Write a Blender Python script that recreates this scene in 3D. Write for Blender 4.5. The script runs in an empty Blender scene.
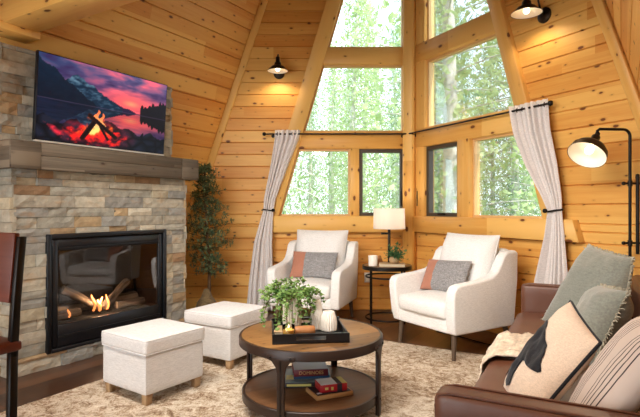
import bpy, bmesh, math, random
from mathutils import Vector, Matrix, noise
random.seed(7)
scn = bpy.context.scene
COL = scn.collection
PI = math.pi
TH = math.radians(31.1)
CA, SA = math.cos(TH), math.sin(TH)

def V3(*a): return Vector(a)
def W(a, n, z=0.0):            # house axes (along the axis, across it) to world
    return Vector((n*CA + a*SA, -n*SA + a*CA, z))
def lin(r, g, b):
    f = lambda c: (c/255/12.92) if c/255 <= .04045 else ((c/255+.055)/1.055)**2.4
    return (f(r), f(g), f(b), 1)

# ---------------------------------------------------------------- materials
def newmat(name):
    m = bpy.data.materials.new(name); m.use_nodes = True
    nt = m.node_tree
    return m, nt, nt.nodes, nt.links, nt.nodes['Principled BSDF']

def mixc(nt, fac, a, b, mode='MIX'):
    n = nt.nodes.new('ShaderNodeMix'); n.data_type = 'RGBA'; n.blend_type = mode
    for sock, val in ((n.inputs[0], fac), (n.inputs[6], a), (n.inputs[7], b)):
        if hasattr(val, 'links'): nt.links.new(val, sock)
        else: sock.default_value = val
    return n.outputs[2]
def math_(nt, op, a, b=0.0, c=None):
    n = nt.nodes.new('ShaderNodeMath'); n.operation = op
    vals = [a, b] + ([c] if c is not None else [])
    for s, v in zip(n.inputs, vals):
        if hasattr(v, 'links'): nt.links.new(v, s)
        else: s.default_value = v
    return n.outputs[0]
def ramp(nt, fac, stops):
    n = nt.nodes.new('ShaderNodeValToRGB')
    cr = n.color_ramp
    while len(cr.elements) < len(stops): cr.elements.new(.5)
    for e, (p, c) in zip(cr.elements, stops):
        e.position = p; e.color = c if len(c) == 4 else (*c, 1)
    nt.links.new(fac, n.inputs[0])
    return n.outputs[0]
def noisen(nt, vec, scale, detail=3, rough=.5, dist=0, dim='3D'):
    n = nt.nodes.new('ShaderNodeTexNoise'); n.noise_dimensions = dim
    n.inputs['Scale'].default_value = scale; n.inputs['Detail'].default_value = detail
    n.inputs['Roughness'].default_value = rough; n.inputs['Distortion'].default_value = dist
    if vec is not None: nt.links.new(vec, n.inputs['Vector'])
    return n.outputs[0]
def mapping(nt, vec, scale=(1,1,1), loc=(0,0,0), rot=(0,0,0)):
    n = nt.nodes.new('ShaderNodeMapping')
    n.inputs['Scale'].default_value = scale; n.inputs['Location'].default_value = loc
    n.inputs['Rotation'].default_value = rot
    nt.links.new(vec, n.inputs['Vector'])
    return n.outputs[0]
def coord(nt, which='Object'):
    n = nt.nodes.new('ShaderNodeTexCoord'); return n.outputs[which]
def bump(nt, h, strength=.3, dist=.01):
    n = nt.nodes.new('ShaderNodeBump'); n.inputs['Strength'].default_value = strength
    n.inputs['Distance'].default_value = dist
    nt.links.new(h, n.inputs['Height'])
    return n.outputs[0]

def wood_mat(name, light, dark, knot, board=0.145, grain=1.0, knots=True, rough=.45, spec=.35, var=1.0, knot_scale=1.0):
    """wood that reads UVs in metres, u along the grain"""
    m, nt, N, L, P = newmat(name)
    uv = coord(nt, 'UV')
    sep = N.new('ShaderNodeSeparateXYZ'); L.new(uv, sep.inputs[0])
    u, v = sep.outputs[0], sep.outputs[1]
    row = math_(nt, 'FLOOR', math_(nt, 'DIVIDE', v, board))
    wn = N.new('ShaderNodeTexWhiteNoise'); wn.noise_dimensions = '1D'; L.new(row, wn.inputs['W'])
    # boards of about 2.4 m, butt-jointed at a random place in every row
    u2 = math_(nt, 'ADD', math_(nt, 'DIVIDE', u, 2.4), math_(nt, 'MULTIPLY', wn.outputs[0], 7.3))
    seg = math_(nt, 'FLOOR', u2)
    wn2 = N.new('ShaderNodeTexWhiteNoise'); wn2.noise_dimensions = '2D'
    cb = N.new('ShaderNodeCombineXYZ'); L.new(row, cb.inputs[0]); L.new(seg, cb.inputs[1])
    L.new(cb.outputs[0], wn2.inputs['Vector'])
    rnd = wn2.outputs[0]
    off = math_(nt, 'MULTIPLY', rnd, 37.0)
    cv = N.new('ShaderNodeCombineXYZ'); L.new(u, cv.inputs[0]); L.new(v, cv.inputs[1]); L.new(off, cv.inputs[2])
    g1 = noisen(nt, mapping(nt, cv.outputs[0], (1.3*grain, 26*grain, 1)), 1, 4, .6, .6)
    g2 = noisen(nt, mapping(nt, cv.outputs[0], (5*grain, 160*grain, 1)), 1, 2, .5)
    fac = math_(nt, 'ADD', math_(nt, 'MULTIPLY', g1, .9), math_(nt, 'MULTIPLY', g2, .35))
    fac = math_(nt, 'ADD', math_(nt, 'SUBTRACT', fac, .62), math_(nt, 'MULTIPLY', rnd, .75*var))
    c = ramp(nt, fac, [(0.05, light), (.95, dark)])
    if knots:
        vo = N.new('ShaderNodeTexVoronoi'); vo.voronoi_dimensions = '2D'
        L.new(mapping(nt, cv.outputs[0], (4.2*knot_scale, 8.5*knot_scale, 0)), vo.inputs['Vector'])
        vo.inputs['Scale'].default_value = 1
        wn3 = N.new('ShaderNodeTexWhiteNoise'); L.new(vo.outputs['Color'], wn3.inputs['Vector'])
        size = math_(nt, 'MULTIPLY', math_(nt, 'POWER', wn3.outputs[0], 2.6), .10)
        wob = noisen(nt, mapping(nt, cv.outputs[0], (40, 60, 0)), 1, 2)
        d = math_(nt, 'ADD', vo.outputs['Distance'], math_(nt, 'MULTIPLY', wob, .05))
        dd = math_(nt, 'SUBTRACT', d, size)
        mask = ramp(nt, dd, [(.02, (1,1,1)), (.045, (0,0,0))])
        halo = ramp(nt, dd, [(.02, (.42,.42,.42)), (.13, (0,0,0))])
        c = mixc(nt, halo, c, tuple(x*.6+y*.4 for x, y in zip(dark, knot)))
        c = mixc(nt, mask, c, knot)
    L.new(c, P.inputs['Base Color'])
    P.inputs['Roughness'].default_value = rough
    P.inputs['Specular IOR Level'].default_value = spec
    L.new(bump(nt, g1, .12, .004), P.inputs['Normal'])
    return m

PINE_KNOT = lin(112, 62, 28)
M = {}
M['pine'] = wood_mat('honey_pine_boards', lin(234,182,98), lin(208,134,54), PINE_KNOT)
M['pine_beam'] = wood_mat('honey_pine_beam', lin(234,184,102), lin(214,152,70), PINE_KNOT, board=3, knots=True, knot_scale=.8)
M['pine_trim'] = wood_mat('pine_window_stop', lin(232,194,138), lin(214,168,108), PINE_KNOT, board=3, knots=False)
M['floor'] = wood_mat('dark_plank_floor', lin(98,64,42), lin(50,32,24), lin(28,18,12), board=.13, rough=.3, spec=.5, knots=False, var=1.3)
M['table_wood'] = wood_mat('reclaimed_table_wood', lin(146,106,62), lin(66,44,26), lin(50,30,18), board=.12, rough=.38, spec=.5, knot_scale=2)
M['shelf_wood'] = wood_mat('shelf_wood', lin(118,82,52), lin(70,46,30), lin(40,26,18), board=.3, rough=.4, knots=False)
M['mantel'] = wood_mat('barn_wood_mantel', lin(126,112,94), lin(66,55,44), lin(60,42,30), board=.10, rough=.7, grain=1.3, knot_scale=.8)
M['stool_wood'] = wood_mat('cherry_stool_wood', lin(112,52,34), lin(76,32,22), lin(50,22,14), board=.5, rough=.4, knots=False)
M['foot_wood'] = wood_mat('pale_oak_feet', lin(186,156,118), lin(150,118,84), lin(90,60,40), board=.5, knots=False, rough=.5)
M['leg_wood'] = wood_mat('grey_brown_leg_wood', lin(112,94,76), lin(74,58,46), lin(50,36,28), board=.5, knots=False, rough=.5)
M['log'] = wood_mat('charred_log_bark', lin(176,154,128), lin(58,48,42), lin(20,16,14), board=.05, grain=2, knots=False, rough=.9, var=1.2)

def flat(name, col, rough=.6, metal=0, spec=.4, bumpscale=None, bs=.2, bd=.002, var=0, varscale=4, coat=0):
    m, nt, N, L, P = newmat(name)
    P.inputs['Base Color'].default_value = col
    P.inputs['Roughness'].default_value = rough; P.inputs['Metallic'].default_value = metal
    P.inputs['Specular IOR Level'].default_value = spec
    if coat: P.inputs['Coat Weight'].default_value = coat
    co = coord(nt)
    if var:
        n = noisen(nt, co, varscale, 4, .6)
        dk = tuple(x*(1-var) for x in col[:3])+(1,); lt = tuple(min(1, x*(1+var)) for x in col[:3])+(1,)
        L.new(ramp(nt, n, [(.3, dk), (.7, lt)]), P.inputs['Base Color'])
    if bumpscale:
        L.new(bump(nt, noisen(nt, co, bumpscale, 2), bs, bd), P.inputs['Normal'])
    return m
def fabric(name, col, weave=260, amt=.12, rough=.92, sheen=.15, wr=.0):
    m, nt, N, L, P = newmat(name)
    co = coord(nt)
    w1 = noisen(nt, mapping(nt, co, (weave, weave*.12, weave)), 1, 1)
    w2 = noisen(nt, mapping(nt, co, (weave*.12, weave, weave)), 1, 1)
    f = math_(nt, 'ADD', math_(nt, 'MULTIPLY', w1, .5), math_(nt, 'MULTIPLY', w2, .5))
    dk = tuple(x*(1-amt*1.6) for x in col[:3])+(1,); lt = tuple(min(1, x*(1+amt)) for x in col[:3])+(1,)
    L.new(ramp(nt, f, [(.3, dk), (.7, lt)]), P.inputs['Base Color'])
    P.inputs['Roughness'].default_value = rough; P.inputs['Specular IOR Level'].default_value = .15
    P.inputs['Sheen Weight'].default_value = sheen
    h = f
    if wr:
        h = math_(nt, 'ADD', f, math_(nt, 'MULTIPLY', noisen(nt, co, 9, 3, .5, .8), wr))
    L.new(bump(nt, h, .35, .004), P.inputs['Normal'])
    return m
M['cream'] = fabric('oatmeal_linen', lin(238,236,233), wr=1.0)
M['ottoman'] = fabric('natural_linen', lin(218,216,214), wr=.6)
M['curtain'] = fabric('greige_curtain_linen', lin(230,222,218), weave=180)
M['sage'] = fabric('sage_velvet', lin(126,128,118), weave=120, amt=.15, sheen=.5, wr=1.5)
M['bear_cloth'] = fabric('cream_canvas', lin(212,190,168), wr=1.2)
M['black_cloth'] = fabric('black_cloth', lin(30,30,34), amt=.2)
M['throw'] = fabric('ivory_knit_throw', lin(216,196,172), weave=60, amt=.25, wr=2)
M['terracotta'] = fabric('terracotta_leather_cloth', lin(178,122,100), amt=.08)
M['grey_weave'] = fabric('grey_woven_cloth', lin(150,148,148), weave=110, amt=.28)
M['leather'] = flat('brown_leather', lin(98,58,38), .42, 0, .5, 140, .25, .002, .12, 5)
M['iron'] = flat('black_iron', lin(34,30,28), .45, .7, .5)
M['bronze'] = flat('dark_bronze_metal', lin(54,44,36), .42, .75, .5)
M['rim'] = flat('dark_brown_rim', lin(46,32,26), .4, .2, .5)
M['black_frame'] = flat('satin_black_steel', lin(30,32,36), .35, .4, .5)
M['black_inside'] = flat('firebox_black', lin(26,24,23), .9, 0, .2, 40, .4, .004, .3, 20)
M['tray'] = flat('black_tray_lacquer', lin(22,21,22), .3, 0, .5)
M['winframe'] = flat('dark_bronze_window_frame', lin(72,62,52), .45, .2, .5)
M['white_enamel'] = flat('white_enamel', lin(240,234,220), .4)
M['outlet'] = flat('white_plastic', lin(226,220,208), .4)
M['ceramic'] = flat('matte_white_ceramic', lin(222,214,202), .65, 0, .3, 60, .15, .002, .06, 12)
M['candle'] = flat('ivory_wax', lin(238,232,222), .4)
M['bark'] = flat('pale_bark', lin(204,198,190), .9, 0, .2, 30, .5, .02, .25, 6)
M['brown_bark'] = flat('brown_twig', lin(96,72,50), .9, 0, .2, 60, .5, .01, .2, 20)
M['burlap'] = fabric('burlap_wrap', lin(124,104,74), weave=60, amt=.3)
M['soil'] = flat('soil', lin(58,44,32), .95)
M['mat_moss'] = flat('forest_floor', lin(120,128,80), .95, 0, .2, 3, .4, .05, .3, .6)
M['tan_card'] = flat('tan_card', lin(176,132,84), .6, 0, .3, None)
M['red_card'] = flat('red_card', lin(168,34,40), .45)
M['maroon'] = flat('maroon_box', lin(104,32,40), .5)
M['greyteal'] = flat('grey_teal_card', lin(112,128,130), .4)
M['blue_card'] = flat('blue_card', lin(42,72,104), .5)
M['pale_card'] = flat('pale_blue_card', lin(222,234,244), .35)
M['dark_card'] = flat('dark_card', lin(42,40,48), .5)
M['yellow_card'] = flat('yellow_card', lin(206,196,112), .5)
M['gold_ink'] = flat('gold_ink', lin(198,158,104), .5)
M['page'] = flat('book_pages', lin(206,192,164), .8)
M['book_cover'] = flat('tan_book_cover', lin(180,150,112), .6)
M['brown_wood_turned'] = flat('turned_wood', lin(164,110,66), .5, 0, .4, None, .2, .002, .15, 9)
M['soundbar'] = flat('charcoal_plastic', lin(40,40,44), .5)

def leaf_mat(name, c1, c2, scale=3, trans=.35):
    m, nt, N, L, P = newmat(name)
    n = noisen(nt, coord(nt), scale, 3)
    c = ramp(nt, n, [(.35, c1), (.65, c2)])
    L.new(c, P.inputs['Base Color']); P.inputs['Roughness'].default_value = .6
    tr = N.new('ShaderNodeBsdfTranslucent'); L.new(c, tr.inputs[0])
    mx = N.new('ShaderNodeMixShader'); mx.inputs[0].default_value = trans
    L.new(P.outputs[0], mx.inputs[1]); L.new(tr.outputs[0], mx.inputs[2])
    L.new(mx.outputs[0], N['Material Output'].inputs[0])
    return m
M['leaf_out'] = leaf_mat('spring_leaves', lin(168,190,128), lin(214,224,178), 1.5, .5)
M['needle_out'] = leaf_mat('pine_needles_outside', lin(128,156,110), lin(190,206,158), 1.5, .4)
M['ivy'] = leaf_mat('ivy_leaf', lin(70,110,46), lin(138,168,88), 30, .3)
M['fern'] = leaf_mat('green_sprig', lin(42,96,62), lin(96,146,92), 30, .3)
M['olive'] = leaf_mat('dark_pine_sprig', lin(66,90,64), lin(126,138,90), 14, .2)

def glass_mat(name, tint=(1,1,1,1), refl=1.0, dark=0):
    m, nt, N, L, P = newmat(name)
    N.remove(P)
    t = N.new('ShaderNodeBsdfTransparent'); t.inputs[0].default_value = tint
    g = N.new('ShaderNodeBsdfGlossy'); g.inputs['Roughness'].default_value = .02
    f = N.new('ShaderNodeFresnel'); f.inputs[0].default_value = 1.5
    mx = N.new('ShaderNodeMixShader')
    L.new(math_(nt, 'MULTIPLY', f.outputs[0], refl), mx.inputs[0])
    L.new(t.outputs[0], mx.inputs[1]); L.new(g.outputs[0], mx.inputs[2])
    L.new(mx.outputs[0], N['Material Output'].inputs[0])
    return m
M['pane'] = glass_mat('window_glass', (.97,1,.98,1), .6)
M['fireglass'] = glass_mat('smoked_fireplace_glass', (.88,.88,.90,1), .7)
M['jar_glass'] = glass_mat('jar_glass', (1,.97,.9,1), 1.0)

def emit_mat(name, col, strength):
    m, nt, N, L, P = newmat(name)
    P.inputs['Base Color'].default_value = col
    P.inputs['Emission Color'].default_value = col; P.inputs['Emission Strength'].default_value = strength
    return m
M['bulb'] = emit_mat('warm_bulb', lin(255,232,196), 5)
M['flame'] = emit_mat('flame', lin(255,150,80), 1.6)
M['yellow_wax'] = flat('amber_wax', lin(250,204,110), .4)

def shade_mat():
    m, nt, N, L, P = newmat('linen_lamp_shade')
    c = lin(238,232,224)
    P.inputs['Base Color'].default_value = c; P.inputs['Roughness'].default_value = .9
    tr = N.new('ShaderNodeBsdfTranslucent'); tr.inputs[0].default_value = c
    mx = N.new('ShaderNodeMixShader'); mx.inputs[0].default_value = .5
    L.new(P.outputs[0], mx.inputs[1]); L.new(tr.outputs[0], mx.inputs[2])
    L.new(mx.outputs[0], N['Material Output'].inputs[0])
    return m
M['shade'] = shade_mat()

def attr_mat(name, attr='Col', rough=.85, emit=0, bumps=None):
    m, nt, N, L, P = newmat(name)
    a = N.new('ShaderNodeAttribute'); a.attribute_name = attr
    if emit:
        P.inputs['Base Color'].default_value = (.004,.004,.004,1); P.inputs['Roughness'].default_value = .3; P.inputs['Specular IOR Level'].default_value = .12
        L.new(a.outputs['Color'], P.inputs['Emission Color']); P.inputs['Emission Strength'].default_value = emit
    else:
        co = coord(nt)
        n = noisen(nt, co, 14, 5, .65)
        n2 = noisen(nt, mapping(nt, co, (1,1,2.4)), 5, 3, .6)
        shade = ramp(nt, n, [(.25, (.68,.67,.66)), (.75, (1.15,1.14,1.12))])
        c = mixc(nt, 1.0, a.outputs['Color'], shade, 'MULTIPLY')
        rust = ramp(nt, n2, [(.58, (0,0,0)), (.74, (.45,.45,.45))])
        c = mixc(nt, rust, c, lin(176,134,88))
        L.new(c, P.inputs['Base Color']); P.inputs['Roughness'].default_value = rough
        P.inputs['Specular IOR Level'].default_value = .25
        L.new(bump(nt, math_(nt,'ADD',n,n2), .8, .012), P.inputs['Normal'])
    return m
M['stone'] = attr_mat('ledger_stone')
M['screen'] = attr_mat('tv_picture', emit=1.25)

def rug_mat():
    m, nt, N, L, P = newmat('distressed_rug')
    co = coord(nt)
    big = noisen(nt, co, 2.2, 5, .7, 1.2)
    mid = noisen(nt, mapping(nt, co, (1, 1, 1)), 14, 6, .8, 1.2)
    fine = noisen(nt, co, 90, 2, .6)
    f = math_(nt, 'ADD', math_(nt, 'MULTIPLY', big, .32), math_(nt, 'MULTIPLY', mid, .68))
    f = math_(nt, 'ADD', f, math_(nt, 'MULTIPLY', math_(nt,'SUBTRACT',fine,.5), .25))
    c = ramp(nt, f, [(.38, lin(118,92,72)), (.46, lin(170,146,120)), (.53, lin(212,196,174)), (.64, lin(232,222,206))])
    L.new(c, P.inputs['Base Color']); P.inputs['Roughness'].default_value = .97
    P.inputs['Specular IOR Level'].default_value = .1
    L.new(bump(nt, math_(nt,'ADD',fine,mid), .9, .012), P.inputs['Normal'])
    return m
M['rug'] = rug_mat()

def stripe_mat():
    m, nt, N, L, P = newmat('striped_ticking')
    sep = N.new('ShaderNodeSeparateXYZ'); L.new(coord(nt, 'UV'), sep.inputs[0])
    u = math_(nt, 'ADD', sep.outputs[0], .05)
    g = math_(nt, 'FRACT', math_(nt, 'MULTIPLY', u, 6.2))
    ingroup = math_(nt, 'LESS_THAN', g, .56)
    l = math_(nt, 'FRACT', math_(nt, 'MULTIPLY', g, 8))
    line = math_(nt, 'LESS_THAN', l, .24)
    mask = math_(nt, 'MULTIPLY', ingroup, line)
    c = mixc(nt, mask, lin(206,190,178), lin(66,58,58))
    L.new(c, P.inputs['Base Color']); P.inputs['Roughness'].default_value = .9
    P.inputs['Specular IOR Level'].default_value = .15
    L.new(bump(nt, noisen(nt, coord(nt), 10, 3, .5, .8), .4, .01), P.inputs['Normal'])
    return m
M['stripe'] = stripe_mat()

# ---------------------------------------------------------------- mesh builder
class MB:
    def __init__(s): s.v=[]; s.f=[]; s.uv=[]; s.col=[]; s.curcol=(1,1,1,1)
    def add(s, vs, fs, uvs=None):
        o = len(s.v); s.v += [Vector(p) for p in vs]; s.col += [s.curcol]*len(vs)
        for i, f in enumerate(fs):
            s.f.append([o+k for k in f])
            s.uv.append(uvs[i] if uvs else None)
        return s
    def box(s, c, d, rz=0, R=None, taper=1.0):
        """box centred at c with size d, u along its longest side"""
        c = Vector(c); R = R or Matrix.Rotation(rz, 3, 'Z')
        hx, hy, hz = d[0]/2, d[1]/2, d[2]/2
        P = [Vector((x*hx*(taper if z<0 else 1), y*hy*(taper if z<0 else 1), z*hz)) for z in (-1,1) for y in (-1,1) for x in (-1,1)]
        F = [(0,2,3,1),(4,5,7,6),(0,1,5,4),(2,6,7,3),(0,4,6,2),(1,3,7,5)]
        la = max(range(3), key=lambda i: d[i])
        uvs = []
        for f in F:
            nrm = (P[f[1]]-P[f[0]]).cross(P[f[2]]-P[f[0]])
            na = max(range(3), key=lambda i: abs(nrm[i]))
            ax = [i for i in range(3) if i != na]
            if ax[0] != la and la in ax: ax.reverse()
            off = c.x*3.1+c.y*1.7+c.z*2.3+na*1.37
            uvs.append([(P[k][ax[0]]+off, P[k][ax[1]]+.07+off*.37) for k in f])
        return s.add([c + R @ p for p in P], F, uvs)
    def prism(s, poly, o, ux, uy, uz, depth, off=(0,0)):
        """poly (x,y) placed at o + x ux + y uy, thickened by depth along uz"""
        o, ux, uy, uz = map(Vector, (o, ux, uy, uz)); n = len(poly)
        A = [o + ux*x + uy*y for x, y in poly]; B = [a + uz*depth for a in A]
        fs = [list(range(n)), list(range(2*n-1, n-1, -1))]
        U = [(x+off[0], y+off[1]) for x, y in poly]
        uvs = [U, U[::-1]]
        for i in range(n):
            j = (i+1) % n
            fs.append([i, i+n, j+n, j])
            if abs(poly[j][0]-poly[i][0]) >= abs(poly[j][1]-poly[i][1]):
                uvs.append([U[i], (U[i][0], U[i][1]+depth), (U[j][0], U[j][1]+depth), U[j]])
            else:
                uvs.append([(U[i][1],U[i][0]), (U[i][1],U[i][0]+depth), (U[j][1],U[j][0]+depth), (U[j][1],U[j][0])])
        return s.add(A+B, fs, uvs)
    def tube(s, path, r, n=10, closed=False):
        path = [Vector(p) for p in path]; m = len(path)
        rs = r if isinstance(r, (list, tuple)) else [r]*m
        vs = []; prev = None; L_ = 0; us=[]
        for i, p in enumerate(path):
            if closed: t = path[(i+1)%m]-path[i-1]
            else: t = path[min(i+1,m-1)]-path[max(i-1,0)]
            t.normalize()
            if prev is None:
                a = Vector((0,0,1)) if abs(t.z) < .9 else Vector((1,0,0))
            else: a = prev
            x = (a - t*a.dot(t)); x.normalize(); prev = x
            y = t.cross(x)
            if i: L_ += (path[i]-path[i-1]).length
            us.append(L_)
            for k in range(n):
                an = 2*PI*k/n
                vs.append(p + x*math.cos(an)*rs[i] + y*math.sin(an)*rs[i])
        fs = []; uvs=[]
        for i in range(m if closed else m-1):
            j = (i+1) % m
            for k in range(n):
                l = (k+1) % n
                fs.append([i*n+k, i*n+l, j*n+l, j*n+k])
                w = 2*PI*max(rs)/n
                uvs.append([(us[i],k*w),(us[i],(k+1)*w),(us[j],(k+1)*w),(us[j],k*w)])
        if not closed:
            fs.append(list(range(n-1,-1,-1))); fs.append([(m-1)*n+k for k in range(n)])
            uvs.append([(math.cos(2*PI*k/n)*rs[0], math.sin(2*PI*k/n)*rs[0]) for k in range(n)]); uvs.append(uvs[-1])
        return s.add(vs, fs, uvs)
    def lathe(s, prof, c=(0,0,0), n=32, R=None, flute=0, nf=0, cap=True):
        """profile of (r, z) pairs"""
        c = Vector(c); R = R or Matrix.Identity(3); vs=[]; fs=[]; uvs=[]
        for (r, z) in prof:
            for k in range(n):
                an = 2*PI*k/n
                rr = r*(1+flute*math.cos(nf*an)) if nf else r
                vs.append(c + R @ Vector((rr*math.cos(an), rr*math.sin(an), z)))
        for i in range(len(prof)-1):
            for k in range(n):
                l=(k+1)%n
                fs.append([i*n+k, i*n+l, (i+1)*n+l, (i+1)*n+k])
                uvs.append([(k/n, prof[i][1]),((k+1)/n, prof[i][1]),((k+1)/n, prof[i+1][1]),(k/n, prof[i+1][1])])
        if cap:
            for i, rev in ((0, True), (len(prof)-1, False)):
                if prof[i][0] > 1e-5:
                    ids = [i*n+k for k in range(n)]
                    U = [(prof[i][0]*math.cos(2*PI*k/n), prof[i][0]*math.sin(2*PI*k/n)+.5) for k in range(n)]
                    fs.append(ids[::-1] if rev else ids); uvs.append(U[::-1] if rev else U)
        return s.add(vs, fs, uvs)
    def soft(s, c, d, r, R=None, crown=0.0, n=10, front=0.0, wr=0.0, seed=0):
        """soft upholstered block: rounded edges, crowned top"""
        c = Vector(c); R = R or Matrix.Identity(3)
        h = [x/2 for x in d]; idx = {}; vs=[]; fs=[]
        def pt(i,j,k):
            key=(i,j,k)
            if key in idx: return idx[key]
            q = []
            for t, hh in zip((i,j,k), h):
                x = t/n*2-1
                # cluster samples at edges
                x = math.copysign(1-(1-abs(x))**1.5, x)
                q.append(x*hh)
            q = Vector(q); inner = Vector([max(-hh+r, min(hh-r, a)) for a, hh in zip(q, h)])
            dlt = q-inner
            p = inner + (dlt.normalized()*r if dlt.length > 1e-9 else Vector())
            if dlt.length > 1e-9 and min(abs(abs(i/n*2-1)-1),abs(abs(j/n*2-1)-1),abs(abs(k/n*2-1)-1)) < 1e-9: pass
            fx, fy, fz = p.x/h[0], p.y/h[1], p.z/h[2]
            if fz > 0: p.z += crown*(1-fx*fx)*(1-fy*fy)*fz
            if fy < 0: p.y -= front*(1-fx*fx)*(1-fz*fz)*(-fy)
            if wr:
                w = noise.noise_vector(Vector((p.x*6+seed, p.y*6, p.z*6)))*wr
                p += w
            idx[key]=len(vs); vs.append(c + R @ p); return idx[key]
        for a in range(n):
            for b in range(n):
                fs.append([pt(a,b,0),pt(a,b+1,0),pt(a+1,b+1,0),pt(a+1,b,0)])
                fs.append([pt(a,b,n),pt(a+1,b,n),pt(a+1,b+1,n),pt(a,b+1,n)])
                fs.append([pt(a,0,b),pt(a+1,0,b),pt(a+1,0,b+1),pt(a,0,b+1)])
                fs.append([pt(a,n,b),pt(a,n,b+1),pt(a+1,n,b+1),pt(a+1,n,b)])
                fs.append([pt(0,a,b),pt(0,a,b+1),pt(0,a+1,b+1),pt(0,a+1,b)])
                fs.append([pt(n,a,b),pt(n,a+1,b),pt(n,a+1,b+1),pt(n,a,b+1)])
        uvs = [[(vs[k].x+vs[k].y*.3, vs[k].z+vs[k].y) for k in f] for f in fs]
        return s.add(vs, fs, uvs)
    def build(s, name, mat, parent=None, smooth=None, bevel=None, kind=None):
        me = bpy.data.meshes.new(name)
        me.from_pydata([tuple(p) for p in s.v], [], s.f)
        uvl = me.uv_layers.new(name='UVMap')
        data = []
        for f, uv in zip(s.f, s.uv):
            if uv is None: uv = [(s.v[k].x, s.v[k].z+s.v[k].y) for k in f]
            for c in uv: data += [c[0], c[1]]
        uvl.data.foreach_set('uv', data)
        if any(c != (1,1,1,1) for c in s.col):
            ca = me.color_attributes.new('Col', 'FLOAT_COLOR', 'POINT')
            ca.data.foreach_set('color', [x for c in s.col for x in c])
        me.materials.append(mat)
        me.update()
        bm = bmesh.new(); bm.from_mesh(me)
        bmesh.ops.recalc_face_normals(bm, faces=bm.faces)
        if bevel:
            es = [e for e in bm.edges if e.is_manifold and e.calc_face_angle(0) > .35]
            bmesh.ops.bevel(bm, geom=es, offset=bevel[0], segments=bevel[1], affect='EDGES', profile=.5, clamp_overlap=True)
        bm.to_mesh(me); bm.free()
        if smooth is not None or bevel:
            me.polygons.foreach_set('use_smooth', [True]*len(me.polygons))
            me.set_sharp_from_angle(angle=math.radians(smooth if smooth is not None else 50))
        o = bpy.data.objects.new(name, me); COL.objects.link(o)
        if parent: o.parent = parent
        if kind: o['kind'] = kind
        return o

def tag(o, label=None, cat=None, group=None, kind=None):
    if label: o['label'] = label
    if cat: o['category'] = cat
    if group: o['group'] = group
    if kind: o['kind'] = kind
    return o
def thing(name, label, cat, loc=(0,0,0), rz=0, group=None):
    o = bpy.data.objects.new(name, None); COL.objects.link(o)
    o.location = loc; o.rotation_euler = (0,0,rz); o.empty_display_size = .1
    return tag(o, label, cat, group)
def kids(o): return [c for c in bpy.data.objects if c.parent == o]
def copy_tree(o, parent=None):
    c = o.copy(); COL.objects.link(c); c.parent = parent
    for ch in kids(o): copy_tree(ch, c)
    return c

# ---------------------------------------------------------------- setting
C0 = V3(1.115, 6.06, 0)                       # prow corner
LX, LN = V3(-1,0,0), V3(0,-1,0)               # left facet: run, inward normal
RX, RN = V3(.462,-.887,0), V3(-.887,-.462,0)  # right facet
RX.normalize(); RN.normalize()
Z = V3(0,0,1)
def LP(s, z, off=0): return C0 + LX*s + Z*z + LN*off
def RP(s, z, off=0): return C0 + RX*s + Z*z + RN*off

def clip_band(poly, lo, hi):
    def cl(p, f, g):
        out = []
        for i in range(len(p)):
            a, b = p[i-1], p[i]
            ia, ib = f(a) >= 0, f(b) >= 0
            if ia != ib:
                t = f(a)/(f(a)-f(b)); out.append((a[0]+t*(b[0]-a[0]), a[1]+t*(b[1]-a[1])))
            if ib: out.append(b)
        return out
    p = cl(poly, lambda q: q[1]-lo, lo)
    return cl(p, lambda q: hi-q[1], hi) if p else []

def boarded(mb, poly, o, ux, uy, inward, bh=.145, back=.12, ch=.0075):
    """tongue-and-groove boarding: every board its own slab with chamfered long edges"""
    o, ux, uy, inward = map(Vector, (o, ux, uy, inward))
    lo = min(p[1] for p in poly); hi = max(p[1] for p in poly)
    k = math.floor(lo/bh)
    while k*bh < hi:
        a, b = max(k*bh, lo), min((k+1)*bh, hi)
        k += 1
        if b-a < .02: continue
        pf = clip_band(poly, a+ch, b-ch); pb = clip_band(poly, a, b)
        if len(pf) < 3: continue
        nf = len(pf)
        mb.add([o+ux*x+uy*y for x, y in pf], [list(range(nf))], [[(x, y) for x, y in pf]])
        # chamfers
        for yy, y2 in ((a+ch, a), (b-ch, b)):
            xs = [p[0] for p in pf if abs(p[1]-yy) < 1e-6]; xb = [p[0] for p in pb if abs(p[1]-y2) < 1e-6]
            if len(xs) >= 2 and len(xb) >= 2:
                q = [(min(xs), yy, 0), (max(xs), yy, 0), (max(xb), y2, -ch*2.2), (min(xb), y2, -ch*2.2)]
                yv = (yy+y2)/2 + (.002 if y2 == a else -.002)
                mb.add([o+ux*x+uy*y+inward*d for x, y, d in q], [[0,1,2,3]], [[(q[0][0],yv),(q[1][0],yv),(q[2][0],yv),(q[3][0],yv)]])
    mb.prism(poly, o - inward*ch*2.2, ux, uy, -inward, back)

# floor
fl = MB()
fp = [W(-2.3,-4.95), W(-2.3,.8), RP(3.45,0,-.1), C0+V3(.05,.1,0), LP(3.2,0,-.1)]
cs = [(p.dot(V3(SA,CA,0)), p.dot(V3(CA,-SA,0))) for p in fp]
fl.prism(cs, (0,0,0), W(1,0), W(0,1), (0,0,-1), .12)
fl.build('floor', M['floor'], kind='structure')

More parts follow.
